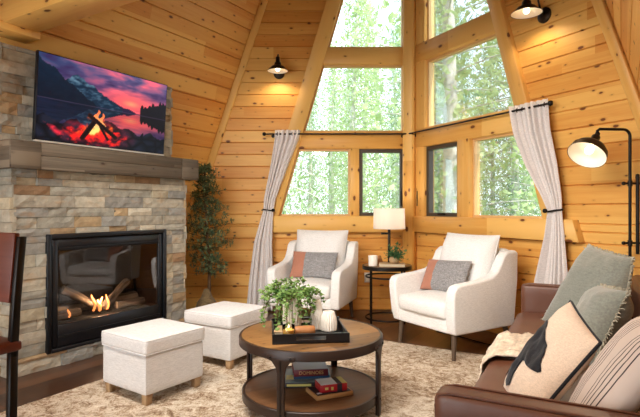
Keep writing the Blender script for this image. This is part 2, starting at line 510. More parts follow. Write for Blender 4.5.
# prow walls
mb = MB()
boarded(mb, [(0,0),(3.06,0),(3.06-.331*1.04,1.04),(0,1.04)], C0, LX, Z, LN)
boarded(mb, [(2.05-.295*1.04,1.04),(3.06-.331*1.04,1.04),(0,9.245),(0,6.95)], C0, LX, Z, LN)
mb.build('wall_left_prow', M['pine'], kind='structure')
mb = MB()
boarded(mb, [(0,0),(3.37,0),(3.37-.34*1.04,1.04),(0,1.04)], C0, RX, Z, RN, bh=.158)
boarded(mb, [(2.30-.3025*1.04,1.04),(3.37-.34*1.04,1.04),(0,9.91),(0,7.6)], C0, RX, Z, RN, bh=.158)
mb.build('wall_right_prow', M['pine'], kind='structure')
# roof slopes
sl = .283; ll = math.sqrt(1+sl*sl)
mb = MB()
uyL = (W(0,sl,1)); uyL.normalize(); nL = W(1,0,0).cross(uyL); nL.normalize()
if nL.dot(W(0,1,0)) < 0: nL = -nL
boarded(mb, [(-2.3,0),(4.20,0),(5.80,9.27*ll),(5.80,9.75*ll),(-2.3,9.75*ll)], W(0,-4.80,0), W(1,0,0), uyL, nL, bh=.185)
mb.build('ceiling_slope_left', M['pine'], kind='structure')
mb = MB()
uyR = (W(0,-sl,1)); uyR.normalize(); nR = W(1,0,0).cross(uyR); nR.normalize()
if nR.dot(W(0,-1,0)) < 0: nR = -nR
boarded(mb, [(-2.3,0),(4.03,0),(5.80,9.72*ll),(-2.3,9.75*ll)], W(0,.702,0), W(1,0,0), uyR, nR, bh=.185)
mb.build('ceiling_slope_right', M['pine'], kind='structure')
# rear wall behind the camera; its unseen glazed opening is added to let light in
mb = MB()
for n0, n1, z0, z1 in ((-4.9,-3.9,0,9.8),(-.3,.8,0,9.8),(-3.9,-.3,2.3,9.8)):
    mb.prism([(n0,z0),(n1,z0),(n1,z1),(n0,z1)], W(-2.2,0,0), W(0,1,0), Z, W(-1,0,0), .12)
mb.build('wall_rear', M['pine'], kind='structure')
d = MB()
for n0 in (-3.9,-2.7,-1.5):
    for x0, x1, z0, z1 in ((0,.07,0,2.3),(1.13,1.2,0,2.3),(.07,1.13,0,.1),(.07,1.13,2.2,2.3)):
        d.prism([(n0+x0,z0),(n0+x1,z0),(n0+x1,z1),(n0+x0,z1)], W(-2.22,0,0), W(0,1,0), Z, W(-1,0,0), .05)
dd = d.build('added_door_1', M['winframe'], kind='structure')
g = MB(); g.prism([(-3.9,.05),(-.3,.05),(-.3,2.25),(-3.9,2.25)], W(-2.24,0,0), W(0,1,0), Z, W(-1,0,0), .008)
g.build('added_door_glass', M['pane'], dd)

# loft deck over the near half
lo = MB()
lf = [(-2.3, -.05 if False else -4.06), (2.06,-4.06),(2.06,.0),(-2.3,.0)]
boarded(lo, [(-4.12,-2.3),(0.02,-2.3),(0.02,2.06),(-4.12,2.06)], W(0,0,2.78), W(0,1,0), W(1,0,0), V3(0,0,-1), back=.06)
lo.build('ceiling_loft', M['pine'], kind='structure')
tn = [0]
def trim(mb, mat=None, bevel=(.004,1)):
    tn[0] += 1
    return mb.build('trim_%d' % tn[0], mat or M['pine_beam'], kind='structure', bevel=bevel)
b = MB()
b.box(W(2.06,-2.04,2.70), (4.10,.26,.22), rz=-TH); trim(b)
b = MB(); b.box(W(2.15,-2.04,2.815), (4.0,.10,.05), rz=-TH); trim(b)
for a_, w_ in ((1.2,.12),(.3,.12)):
    b = MB(); b.box(W(a_,-2.04,2.70), (4.1,w_,.16), rz=-TH); trim(b)
b = MB(); b.box(W(.9,-3.98,2.61), (2.3*1.0,.14,.10), rz=PI/2-TH); trim(b)     # ledger along the slope
b = MB(); b.box(W(2.05,-3.96,2.57), (.30,.20,.06), rz=PI/2-TH); trim(b)

# window posts, rails and beams, seen from inside
def beam(P, pts, off=.05, depth=.17, mat=None):
    """pts polygon in (s,z); built on the facet plane, u along its longest side"""
    mb = MB()
    e = max(range(len(pts)), key=lambda i: (Vector(pts[i])-Vector(pts[i-1])).length)
    a, c = Vector(pts[e-1]), Vector(pts[e]); dx = (c-a).normalized(); dy = Vector((-dx.y, dx.x))
    o = P(0,0,off); ux = P(1,0,off)-o; uz = (P(0,0,off-1)-o)
    UX = ux*dx.x + Z*dx.y; UY = ux*dy.x + Z*dy.y
    loc = [((Vector(p)-a).dot(dx), (Vector(p)-a).dot(dy)) for p in pts]
    mb.prism(loc, o + ux*a.x + Z*a.y, UX, UY, uz, depth, off=(random.uniform(0,9), random.uniform(0.2,.5)))
    return trim(mb, mat)
iL = lambda z: 1.945-.29*z
oL = lambda z: 2.155-.30*z
iR = lambda z: 2.235-.30*z
oR = lambda z: 2.395-.305*z
# slanted posts
beam(LP, [(iL(1.05),1.05),(oL(1.05),1.05),(oL(6.9),6.9),(iL(6.6),6.6)], .06)
beam(RP, [(iR(1.05),1.05),(oR(1.05),1.05),(oR(7.2),7.2),(iR(7.0),7.0)], .06)
# sill beams
beam(LP, [(.0,.945),(1.83,.945),(1.80,1.139),(.0,1.139)], .08, .2)
beam(RP, [(.0,.955),(2.25,.955),(2.19,1.139),(.0,1.139)], .08, .2)
# rails over the lower windows
beam(LP, [(.0,1.951),(iL(1.951)+.03,1.951),(iL(2.157)+.03,2.157),(.0,2.157)], .04, .16)
beam(RP, [(.0,1.951),(iR(1.951)+.03,1.951),(iR(2.16)+.03,2.16),(.0,2.16)], .04, .16)
# transoms
beam(LP, [(.0,2.975),(iL(2.975)+.03,2.975),(iL(3.175)+.03,3.175),(.0,3.175)], .045, .16)
beam(RP, [(.0,2.955),(iR(2.955)+.03,2.955),(iR(3.165)+.03,3.165),(.0,3.165)], .045, .16)
beam(LP, [(.0,4.6),(iL(4.6)+.03,4.6),(iL(4.8)+.03,4.8),(.0,4.8)], .045, .16)
beam(RP, [(.0,4.6),(iR(4.6)+.03,4.6),(iR(4.8)+.03,4.8),(.0,4.8)], .045, .16)
# mullions between fixed light and casement
beam(LP, [(.642,1.13),(.751,1.13),(.751,1.96),(.642,1.96)], .04, .16)
beam(RP, [(.815,1.13),(.985,1.13),(.985,1.96),(.815,1.96)], .04, .16)
# jambs beside the corner
beam(LP, [(-.02,1.13),(.10,1.13),(.10,6.5),(-.02,6.5)], .03, .15)
beam(RP, [(-.02,1.13),(.265,1.13),(.265,6.9),(-.02,6.9)], .03, .15)
# round-edged corner post from floor to ridge
b = MB()
bis = (LN+RN).normalized(); side = Vector((-bis.y, bis.x, 0))
q = C0 + bis*.02
ps = [(-.075,0),(-.075,.10),(-.05,.125),(.05,.125),(.075,.10),(.075,0)]
vs = []
b.prism([(x,y) for x,y in ps], q, side, bis, Z, 7.2)
b.uv = [[(b.v[k].z, b.v[k].x*1.0+.3) for k in f] for f in b.f]
trim(b)
# rafters where the slopes meet the prow walls
beam(LP, [(3.06-.075,0),(3.07,0),(3.07-.331*8.6,8.6),(3.06-.075-.331*8.6,8.6)], .025, .06)
beam(RP, [(3.37-.07,0),(3.38,0),(3.38-.34*9,9),(3.37-.07-.34*9,9)], .025, .06)
# dark gap line under the sill beams is the real step; narrow stops round the glass
def stops(P, poly, w=.022, off=-.02, mat=None):
    out = []
    n = len(poly); cx = sum(p[0] for p in poly)/n; cz = sum(p[1] for p in poly)/n
    mb = MB()
    o = P(0,0,off); ux = P(1,0,off)-o; uz = P(0,0,off-1)-o
    # inset polygon
    ins = []
    for i in range(n):
        p0, p1, p2 = Vector(poly[i-1]), Vector(poly[i]), Vector(poly[(i+1)%n])
        d1 = (p1-p0).normalized(); d2 = (p2-p1).normalized()
        n1 = Vector((-d1.y,d1.x)); n2 = Vector((-d2.y,d2.x))
        if n1.dot(Vector((cx,cz))-p1) < 0: n1, n2 = -n1, -n2
        bis_ = (n1+n2).normalized(); ins.append(p1 + bis_*(w/max(.3,bis_.dot(n1))))
    for i in range(n):
        j = (i+1)%n
        mb.prism([tuple(poly[i]),tuple(poly[j]),tuple(ins[j]),tuple(ins[i])], o, ux, Z, uz, .07)
    return mb
wn_ = [0]
def window(P, poly, casement=False):
    wn_[0] += 1
    st = stops(P, poly).build('window_%d' % wn_[0], M['pine_trim'], kind='structure')
    if casement:
        n = len(poly); cx = sum(p[0] for p in poly)/n; cz = sum(p[1] for p in poly)/n
        inner = [(cx+(x-cx)*(1-.044/abs(x-cx)), cz+(z-cz)*(1-.044/abs(z-cz))) for x, z in poly]
        outer = [(cx+(x-cx)*(1-.004/abs(x-cx)), cz+(z-cz)*(1-.004/abs(z-cz))) for x, z in poly]
        stops(P, outer, w=.04, off=.0).build('window_sash', M['winframe'], st)
        h = MB(); zb = min(p[1] for p in poly)
        c = P(cx, zb+.028, .015); h.box(c, (.10,.022,.02), rz=math.atan2((P(1,0)-P(0,0)).y,(P(1,0)-P(0,0)).x))
        e = P(cx+.07, zb+.036, .035); h.tube([c, P(cx,zb+.03,.04), e], .006)
        h.build('window_crank', M['iron'], st)
        h = MB(); sx = max(p[0] for p in poly)
        h.tube([P(.14,zb+.12,.035),P(.14,zb+.30,.035)], .006); h.build('window_latch', M['iron'], st)
    g = MB(); o = P(0,0,-.055); g.prism(poly, o, P(1,0)-P(0,0), Z, P(0,0,-1)-P(0,0,0), .006)
    g.build('window_pane', M['pane'], st)
window(LP, [(.10,1.139),(.642,1.139),(.642,1.951),(.10,1.951)], True)
window(LP, [(.751,1.139),(iL(1.139),1.139),(iL(1.951),1.951),(.751,1.951)])
window(LP, [(.10,2.157),(iL(2.157),2.157),(iL(2.975),2.975),(.10,2.975)])
window(LP, [(.10,3.175),(iL(3.175),3.175),(iL(4.6),4.6),(.10,4.6)])
window(LP, [(.10,4.8),(iL(4.8),4.8),(iL(6.2),6.2),(.10,6.2)])
window(RP, [(.265,1.139),(.815,1.139),(.815,1.951),(.265,1.951)], True)
window(RP, [(.985,1.139),(iR(1.139),1.139),(iR(1.951),1.951),(.985,1.951)])
window(RP, [(.265,2.16),(iR(2.16),2.16),(iR(2.955),2.955),(.265,2.955)])
window(RP, [(.265,3.165),(iR(3.165),3.165),(iR(4.6),4.6),(.265,4.6)])
window(RP, [(.265,4.8),(iR(4.8),4.8),(iR(6.3),6.3),(.265,6.3)])

# ---------------------------------------------------------------- fireplace
STONES = [lin(184,176,158)]*5+[lin(172,168,154)]*4+[lin(196,184,158)]*4+[lin(188,164,128)]*2+[lin(176,150,116)]+[lin(160,158,150)]*3+[lin(200,192,172)]*2+[lin(158,128,98)]
def stone_face(mb, o, ux, n_out, w, z0, z1, holes=(), rh=.072):
    """courses of split stones on a face; ux runs along it, n_out points out"""
    o, ux, n_out = map(Vector, (o, ux, n_out)); z = z0; row = 0
    while z < z1-.01:
        h = rh*random.choice([.8,1,1,1.2,1.3]); 
        if z+h > z1-.03: h = z1-z
        x = 0
        for a0,a1,b0,b1 in holes:      # let courses break on the opening's edges
            for e in (b0,b1):
                if z < e-.012 < e < z+h: h = e-z
        while x < w-.001:
            l = random.uniform(.12,.46)
            if x+l > w-.08: l = w-x
            nx = x+l
            for a0,a1,b0,b1 in holes:
                if z+h > b0+.004 and z < b1-.004:
                    if x < a0-.001 < nx: nx = a0
                    if a0-.001 <= x < a1-.001: x = a1; nx = min(w, max(a1+.1, nx))
                    if nx > w: nx = w
            if nx-x < .004: x = nx+.0001; continue
            l = nx-x
            mb.curcol = (lambda k,q: tuple(c*k for c in q[:3])+(1,))(random.uniform(.8,1.1), random.choice(STONES))
            dpt = random.uniform(.008,.034)
            g_ = .0015; nxs = max(2, int(l/.05)); nzs = 2
            vs=[]; fs=[]
            sd = random.uniform(0,99)
            for i in range(nxs+1):
                for j in range(nzs+1):
                    px = x+g_+(l-2*g_)*i/nxs; pz = z+g_+(h-2*g_)*j/nzs
                    edge = (i in (0,nxs)) or (j in (0,nzs))
                    dd_ = dpt - (.006 if edge else 0) + .010*noise.noise(Vector((px*14+sd,pz*22,sd)))
                    vs.append(o+ux*px+Z*pz+n_out*dd_)
            k0 = len(vs)
            for i in range(nxs):
                for j in range(nzs):
                    a=i*(nzs+1)+j; fs.append([a,a+nzs+1,a+nzs+2,a+1])
            ring = [i*(nzs+1) for i in range(nxs+1)] + [nxs*(nzs+1)+j for j in range(1,nzs+1)] + [i*(nzs+1)+nzs for i in range(nxs-1,-1,-1)] + [j for j in range(nzs-1,0,-1)]
            base = []
            for r_ in ring:
                p = vs[r_]; dd_ = (p-o).dot(n_out); vs.append(p - n_out*(dd_+.02)); base.append(len(vs)-1)
            m_ = len(ring)
            for i in range(m_): fs.append([ring[i], ring[(i+1)%m_], base[(i+1)%m_], base[i]])
            mb.add(vs, fs)
            x = nx
        z += h; row += 1
fire = thing('fireplace', 'stacked-stone fireplace with weathered wood mantel and black gas insert', 'fireplace', W(2.77,-3.773,0), -TH)
# local frame of things at rz=-TH: x = across house (n), y = along axis (a)
AX, NX = V3(0,1,0), V3(1,0,0)
A0, A1 = 1.945-2.77, 3.60-2.77
HI = (2.195-2.77, 3.335-2.77, .13, 1.02)     # insert opening
sm = MB()
stone_face(sm, (0,A0,0), AX, NX, A1-A0, 0, 1.52, [(HI[0]-A0, HI[1]-A0, HI[2], HI[3])])
stone_face(sm, (-.5,A0,0), NX, -AX, .5+.02, 0, 1.52)
stone_face(sm, (-.5,A1,0), NX, AX, .5+.02, 0, 1.52)
sm.curcol = lin(110,104,94)
e = .0
for a0,a1,z0,z1 in ((A0,HI[0],0,1.52),(HI[1],A1,0,1.52),(HI[0],HI[1],0,HI[2]),(HI[0],HI[1],HI[3],1.52)):
    sm.prism([(-.62+.0*z0,z0),(0,z0),(0,z1),(-.60,z1)], (0,a0,0), NX, Z, AX, a1-a0)
sm.prism([(-1.0+.0,0),(-.60,0),(-.60,1.52),(-.62,1.52)], (0,A0,0), NX, Z, AX, A1-A0)
sm.build('stone_base', M['stone'], fire)
sm = MB()
stone_face(sm, (-.2,A0,0), AX, NX, A1-A0, 1.71, 2.47)
stone_face(sm, (-.34,A0,0), NX, -AX, .16, 1.71, 2.47)
stone_face(sm, (-.34,A1,0), NX, AX, .16, 1.71, 2.47)
sm.curcol = lin(110,104,94)
sm.prism([(-.545,1.5),(-.2,1.5),(-.2,2.47),(-.34,2.47)], (0,A0,0), NX, Z, AX, A1-A0)
sm.build('stone_breast', M['stone'], fire)
# mantel: mitred end caps and two front boards
mt = MB(); y0, y1 = A0-.08, A1+.08; zz0, zz1 = 1.515, 1.713
mt.box((-.215,(y0+y1)/2,(zz0+zz1)/2), (.655,y1-y0-.02,zz1-zz0-.008))
for z_, hh in ((zz0+.052,.10),(zz0+.15,.094)):
    mt.box((.112,(y0+y1)/2,z_), (.028,y1-y0-.44,hh))
for yy in (y0+.11, y1-.11):
    mt.box((.115,yy,(zz0+zz1)/2), (.03,.216,zz1-zz0))
for yy in (y0+.004, y1-.004):
    mt.box((-.21,yy,(zz0+zz1)/2), (.66,.014,zz1-zz0))
mt.box((-.21,(y0+y1)/2,zz1-.002), (.67,y1-y0,.012))
mt.build('mantel', M['mantel'], fire, bevel=(.004,1))
# insert
a0, a1, z0, z1 = HI
def frame_(mb, a0,a1,z0,z1, x0,x1, wl, wr, wb, wt):
    mb.box(((x0+x1)/2,(a0+wl/2+a0+wl/2)/2,(z0+z1)/2),(x1-x0,wl,z1-z0))
    mb.box(((x0+x1)/2,a1-wr/2,(z0+z1)/2),(x1-x0,wr,z1-z0))
    mb.box(((x0+x1)/2,(a0+a1)/2,z0+wb/2),(x1-x0,a1-a0-wl-wr,wb))
    mb.box(((x0+x1)/2,(a0+a1)/2,z1-wt/2),(x1-x0,a1-a0-wl-wr,wt))
f = MB(); frame_(f, a0-.012,a1+.012,z0-.012,z1+.012, -.03,.038, .034,.034,.028,.034); fr = f.build('insert_surround', M['black_frame'], fire, bevel=(.003,1))
f = MB(); frame_(f, a0+.034,a1-.034,z0+.022,z1-.034, .0,.028, .045,.045,.17,.085); f.build('insert_door_frame', M['black_frame'], fire, bevel=(.004,1))
for p_,d_ in (((.034,(a0+a1)/2,z0+.105),(.012,a1-a0-.14,.012)),((.034,(a0+a1)/2,z1-.10),(.014,a1-a0-.16,.008))):
    f = MB(); f.box(p_,d_); f.build('door_rail', M['black_frame'], fire)
g = MB(); g.box((.015,(a0+a1)/2,(z0+z1)/2+.05),(.005,a1-a0-.18,z1-z0-.29)); g.build('insert_glass', M['fireglass'], fire)
f = MB()
f.box((-.45,(a0+a1)/2,(z0+z1)/2),(.02,a1-a0,z1-z0)); f.box((-.22,a0+.01,(z0+z1)/2),(.44,.02,z1-z0)); f.box((-.22,a1-.01,(z0+z1)/2),(.44,.02,z1-z0))
f.box((-.22,(a0+a1)/2,z1-.01),(.44,a1-a0,.02)); f.box((-.22,(a0+a1)/2,z0+.10),(.44,a1-a0-.04,.16))
f.build('firebox', M['black_inside'], fire)
# logs
zb = z0+.18
def log(p0, p1, r, label):
    wp = lambda p: W(2.77+p[1], -3.773+p[0], p[2])
    P0, P1 = wp(p0), wp(p1); mid = (P0+P1)/2; path=[]; rr=[]
    for i in range(9):
        t=i/8; p = P0.lerp(P1,t)-mid + noise.noise_vector(Vector((t*3+r*50,p0[1]*9,1)))*.008
        path.append(p); rr.append(r*(.9+.25*noise.noise(Vector((t*5,p0[1]*7,r*30)))))
    m = MB(); m.tube(path, rr, 12); o = m.build('fireplace_log', M['log'], smooth=60); o.location = mid
    return tag(o, label, 'log', 'ceramic logs in the fireplace')
log((-.30,a0+.12,zb+.06),(-.29,a0+.62,zb+.06),.055,'back left log lying flat in the fireplace')
log((-.30,a0+.66,zb+.06),(-.28,a1-.10,zb+.07),.055,'thick log lying flat at back right of the firebox')
log((-.14,a0+.13,zb+.045),(-.12,a0+.36,zb+.05),.042,'short front left log in the fireplace')
log((-.22,a0+.26,zb+.25),(-.17,a0+.56,zb+.05),.04,'charred log sloping down to the right over the flame')
log((-.16,a0+.60,zb+.04),(-.24,a1-.22,zb+.24),.036,'pale split log leaning up to the right in the fireplace')
log((-.14,a0+.72,zb+.04),(-.12,a1-.14,zb+.05),.038,'small log at front right of the firebox')
for (yy, xx, h, r, s_) in ((a0+.50,-.15,.15,.020,.007),(a0+.56,-.13,.12,.020,-.006),(a0+.53,-.11,.10,.022,.005),(a0+.24,-.09,.07,.013,.004),(a0+.62,-.12,.13,.016,.005)):
    path = [(xx+ s_*math.sin(t*4), yy+s_*2*math.sin(t*5), zb+.03+h*t) for t in [i/8 for i in range(9)]]
    fm = MB(); fm.tube(path, [.7*r*(.5+1.4*t)*(1-t)**.7+.0008 for t in [i/8 for i in range(9)]], 8)
    fm.build('flame', M['flame'], fire, smooth=60)
fl_=bpy.data.lights.new('fire_glow','POINT'); fl_.energy=7; fl_.color=(1,.62,.34); fl_.shadow_soft_size=.012
fo_=bpy.data.objects.new('fire_glow',fl_); COL.objects.link(fo_); fo_.location=W(2.77+a0+.535,-3.773-.085,zb+.14)
# ---------------------------------------------------------------- television
def fbm(x, y, s=0):
    return noise.fractal(Vector((x, y, s)), 1.0, 2.0, 4)
def tvcol(u, v):
    def mix(a, b, t):
        t = max(0, min(1, t)); return tuple(p+(q-p)*t for p, q in zip(a, b))
    hz = .50
    def sky(u, v):
        c = mix((.60,.22,.36), (.30,.30,.46), (v-.5)*2.2)
        c = mix(c, (.12,.22,.36), (.45-u)*1.6)
        cl = fbm(u*3.2+v*2, v*7-u*1.5, 3)
        c = mix(c, (.96,.38,.46), (cl+.12)*1.7*max(0, 1-abs(u-.62)*1.4))
        c = mix(c, (.20,.14,.30), (-cl-.05)*2.0)
        d = math.hypot((u-.68)/.26, (v-.62)/.16)
        c = mix(c, (1.0,.36,.36), 1.25-d)
        c = mix(c, (1.0,.78,.45), .5-d*1.6)
        return c
    def land(u, v):
        rn = .02*fbm(u*14, 0, 9)
        if v < .96-1.12*u + rn*1.5 + .0 and u < .46: 
            return mix((.04,.08,.14), (.08,.16,.24), (v-.5)*1.5+.2*fbm(u*20,v*20,2))
        h2 = .84-abs(u-.26)*.9 + 2*rn
        if v < h2 and u < .62: return mix((.06,.14,.22), (.34,.46,.54), fbm(u*16, v*22, 5)+.28+(v-.66)*1.6)
        h3 = .60 - abs(u-.52)*.42 + rn
        if v < h3: return (.14,.09,.20)
        if u > .76:
            h4 = .58+.13*(u-.76)/.24 + .055*abs(math.sin(u*95))*abs(math.sin(u*37+1)) + rn
            if v < h4: return (.05,.03,.07)
        return None
    if v >= hz:
        c = land(u, v) or sky(u, v)
    else:
        m = hz+(hz-v)*1.1
        c = land(u, min(1, m)) or sky(u, min(1, m))
        c = mix(tuple(x*.8 for x in c), (.10,.13,.24), .12+.4*fbm(u*6, v*50, 8)+(.45-u)*.9)
        if v > hz-.014 : c = mix(c, (.35,.28,.40), .5)
    # rocks along the near shore
    top = .27+.10*fbm(u*5, 1, 6)+.03*math.sin(u*31)-.05*(u>.8)
    if v < top:
        k = noise.voronoi(Vector((u*9, v*8, 0)))[0]
        e = k[1]-k[0]; lit = max(0, 1-math.hypot((u-.42)/.34, (v-.17)/.26))
        c = mix((.03,.04,.07), (.10,.12,.18), e*2.2)
        c = mix(c, (.95,.10,.18), 1.3*lit*(.25+e*1.3)*(.6+.9*fbm(u*12,v*12,1)+.2))
    # light on the shore at left
    sd=1-math.hypot((u-.13)/.08,(v-.12+.9*(u-.13))/.05)+.5*fbm(u*20,v*20,2)
    if sd>.15: c = mix(c,(.85,.16,.24),sd*1.3)
    # fire
    em = 1.1-math.hypot((u-.40)/.30, (v-.13)/.14)+.7*fbm(u*18, v*14, 4)
    if em > .35 and v < top+.02: c = mix(c, (.95,.12,.12), (em-.35)*2.2)
    d = math.hypot((u-.42)/.16, (v-.20)/.14)
    f = 1.05-d+.9*fbm(u*16, v*9, 4)
    if f > .35: c = mix(c, (1.0,.34,.12), (f-.35)*2.2)
    if f > .75: c = mix(c, (1.0,.84,.45), (f-.75)*2.6)
    for (cu,w0,vt) in ((.415,.035,.47),(.45,.03,.43),(.39,.022,.39)):
        tt_ = (v-.22)/(vt-.22)
        if 0 < tt_ < 1 and abs(u-cu-.012*math.sin(v*42+cu*50)) < w0*(1-tt_)**.8: c = mix((1,.82,.50), (1,.48,.26), tt_*1.3)
    for (x0,y0,x1,y1,w) in ((.36,.37,.56,.14,.019),(.31,.08,.39,.29,.020),(.44,.25,.50,.10,.012)):
        tt = max(0, min(1, ((u-x0)*(x1-x0)+(v-y0)*(y1-y0))/((x1-x0)**2+(y1-y0)**2)))
        dl = math.hypot(u-x0-tt*(x1-x0), (v-y0-tt*(y1-y0))*.62)
        if dl < w: c = mix((.03,.02,.03), (.30,.10,.10), dl/w*.6)
    return tuple(max(0, min(1, x)) for x in c)
tvw, tvh = 1.25, .665
tv = thing('television', 'large flat screen over the mantel showing a lakeside campfire at sunset', 'television', W(2.78,-3.868,1.767), -TH)
Rt = Matrix.Rotation(math.radians(4.5), 3, 'Y')
def tvp(x, y, z): return Rt @ Vector((x, y, z))
b = MB(); b.box(Rt @ Vector((0,0,tvh/2)), (.035,tvw+.016,tvh+.016), R=Rt)
b.build('bezel', M['black_frame'], tv, bevel=(.004,2))
s = MB(); nx, nz = 208, 116
vs=[]; 
for j in range(nz+1):
    for i in range(nx+1):
        vs.append(tvp(.0185, (i/nx-.5)*tvw, j/nz*tvh))
s.v = vs; s.f = [[j*(nx+1)+i, j*(nx+1)+i+1, (j+1)*(nx+1)+i+1, (j+1)*(nx+1)+i] for j in range(nz) for i in range(nx)]
s.uv = [None]*len(s.f)
for j in range(nz+1):
    for i in range(nx+1):
        c = tvcol(i/nx, j/nz); s.col.append((*lin(*[x*255 for x in c])[:3],1))
s.build('screen', M['screen'], tv)
m = MB(); m.box(Rt @ Vector((-.045,0,tvh/2)), (.06,.5,.35), R=Rt); m.box((-.085,0,.33),(.05,.2,.2)); m.build('wall_bracket', M['black_frame'], tv)
m = MB(); m.box(tvp(.012,0,-.012), (.03,tvw+.012,.012), R=Rt); m.build('lower_edge_strip', M['outlet'], tv)

# ---------------------------------------------------------------- rug
mb = MB(); r0,r1,r2,r3 = 1.0,4.27,-3.18,-.30
nn=40
def rugp(i,j,z):
    a=r0+(r1-r0)*i/nn; n=r2+(r3-r2)*j/nn
    return W(a-2.6,n+1.7,z)
vs=[rugp(i,j,.010+.0025*noise.noise(Vector((i*.9,j*.9,0)))) for i in range(nn+1) for j in range(nn+1)]
fs=[[i*(nn+1)+j,(i+1)*(nn+1)+j,(i+1)*(nn+1)+j+1,i*(nn+1)+j+1] for i in range(nn) for j in range(nn)]
mb.add(vs,fs)
mb.add([rugp(0,0,0),rugp(nn,0,0),rugp(nn,nn,0),rugp(0,nn,0),rugp(0,0,.01),rugp(nn,0,.01),rugp(nn,nn,.01),rugp(0,nn,.01)],[[0,1,2,3],[0,1,5,4],[1,2,6,5],[2,3,7,6],[3,0,4,7]])
rg = mb.build('area_rug', M['rug'], smooth=40); rg.location = W(2.6,-1.7,0)
tag(rg, 'large distressed beige and brown area rug under the coffee table', 'rug')

# ---------------------------------------------------------------- ottomans
def ottoman(loc, rz, label, lab2=None):
    t = thing('ottoman', label, 'ottoman', loc, rz, 'square storage ottomans')
    b = MB(); b.soft((0,0,.19),(.465,.465,.25),.014,n=8); b.build('body', M['ottoman'], t, smooth=50)
    l = MB(); l.soft((0,0,.360),(.485,.485,.095),.020,crown=.014,n=12); L_ = l.build('lid', M['ottoman'], t, smooth=60)
    for z in (.402,.318):
        p = MB(); h=.2385
        pts=[]
        for (cx,cy,a0) in ((1,1,0),(-1,1,90),(-1,-1,180),(1,-1,270)):
            for k in range(4):
                an=math.radians(a0+k*30); pts.append((cx*(h-.018)+.018*math.cos(an), cy*(h-.018)+.018*math.sin(an), z))
        p.tube(pts,.0035,6,closed=True); p.build('piping', M['ottoman'], L_, smooth=60)
    for sx in (-1,1):
        for sy in (-1,1):
            f = MB(); f.box((sx*.195,sy*.195,.035),(.052,.052,.072),taper=.82); f.build('foot', M['foot_wood'], t, bevel=(.002,1))
    return t
o1 = ottoman((-1.125,3.385,.011), math.radians(90-35), 'cream linen cube ottoman nearest the camera, in front of the fireplace glass')
o2 = copy_tree(o1); o2.location=(-.76,4.08,.011); o2.rotation_euler.z=math.radians(90-30)
o2['label']='cream linen cube ottoman farther back, between the first ottoman and the coffee table'

# ---------------------------------------------------------------- coffee table
ct = thing('coffee_table', 'round two-tier coffee table of reclaimed wood with dark metal rims', 'coffee table', (-.056,3.10,.011), math.radians(-21))
R_=.438
b = MB(); b.lathe([(R_-.012,.425),(R_-.012,.4515),(R_-.014,.4525)],n=72)
for i,f in enumerate(b.f):
    b.uv[i]=[(b.v[k].x*math.cos(.9)+b.v[k].y*math.sin(.9)+3, -b.v[k].x*math.sin(.9)+b.v[k].y*math.cos(.9)+5) for k in f]
b.build('tabletop', M['table_wood'], ct, smooth=40)
b = MB(); b.lathe([(R_-.014,.40),(R_,.40),(R_+.003,.403),(R_+.003,.449),(R_,.453),(R_-.013,.453),(R_-.014,.40)],n=72,cap=False); b.build('top_rim', M['rim'], ct, smooth=40)
b = MB(); b.lathe([(R_-.03,.085),(R_-.03,.118),(R_-.032,.119)],n=72)
for i,f in enumerate(b.f): b.uv[i]=[(b.v[k].x*math.cos(.9)+b.v[k].y*math.sin(.9)+3, -b.v[k].x*math.sin(.9)+b.v[k].y*math.cos(.9)+5) for k in f]
b.build('lower_shelf', M['shelf_wood'], ct, smooth=40)
b = MB(); b.lathe([(R_-.032,.07),(R_-.018,.07),(R_-.015,.073),(R_-.015,.119),(R_-.018,.122),(R_-.031,.122),(R_-.032,.07)],n=72,cap=False); b.build('shelf_rim', M['rim'], ct, smooth=40)
for k in range(4):
    an = k*PI/2; Rz = Matrix.Rotation(an,3,'Z')
    lg = MB()
    # flat bar, flaring into a bracket plate under the top
    prof = [(-.022,.0),(.022,.0),(.022,.32),(.030,.36),(.055,.392),(.085,.402),(.085,.425),(-.085,.425),(-.085,.402),(-.055,.392),(-.030,.36),(-.022,.32)]
    lg.prism(prof, Rz@Vector((R_+.002,0,0)), Rz@Vector((0,1,0)), (0,0,1), Rz@Vector((-1,0,0)), .014)
    lg.box(Rz@Vector((R_-.012,0,.2)),(.028,.014,.40),R=Rz)
    o = lg.build('leg', M['rim'], ct, bevel=(.002,1))
    for (y,z) in ((-.06,.413),(.06,.413),(0,.10)):
        r = MB(); r.lathe([(.007,0),(.005,.004),(0,.005)], Rz@Vector((R_+.002,y,z)), 10, R=Rz@Matrix.Rotation(PI/2,3,'Y'))
        r.build('rivet', M['iron'], o, smooth=50)

# tray and its things
TR = math.radians(6)
tz = .011+.4535
tray = thing('serving_tray', 'black wooden tray with cut-out handles on the coffee table', 'tray', (-.072,3.045,tz), TR)
tw_, td_ = .44, .43
b = MB(); b.box((0,0,.006),(tw_,td_,.012)); b.build('base', M['tray'], tray, bevel=(.002,1))
def handled(mb, o, ux, uz, w, h, t):
    hw=.085; z0,z1=.022,.042
    for poly in ([(-w/2,0),(w/2,0),(w/2,z0),(-w/2,z0)],[(-w/2,z0),(-hw,z0),(-hw,z1),(-w/2,z1)],[(hw,z0),(w/2,z0),(w/2,z1),(hw,z1)],[(-w/2,z1),(w/2,z1),(w/2,h),(-w/2,h)]):
        mb.prism(poly,o,ux,(0,0,1),uz,t)
for s_ in (-1,1):
    b=MB(); handled(b,(0,s_*td_/2,0),(1,0,0),(0,-s_,0),tw_,.056,.012); b.build('handle_side', M['tray'], tray)
    b=MB(); b.box((s_*(tw_/2-.006),0,.024),(.012,td_-.024,.048)); b.build('side', M['tray'], tray, bevel=(.002,1))
def on_tray(x,y): 
    v = Matrix.Rotation(TR,3,'Z')@Vector((x,y,0)); return (-.072+v.x,3.045+v.y,tz+.0125)
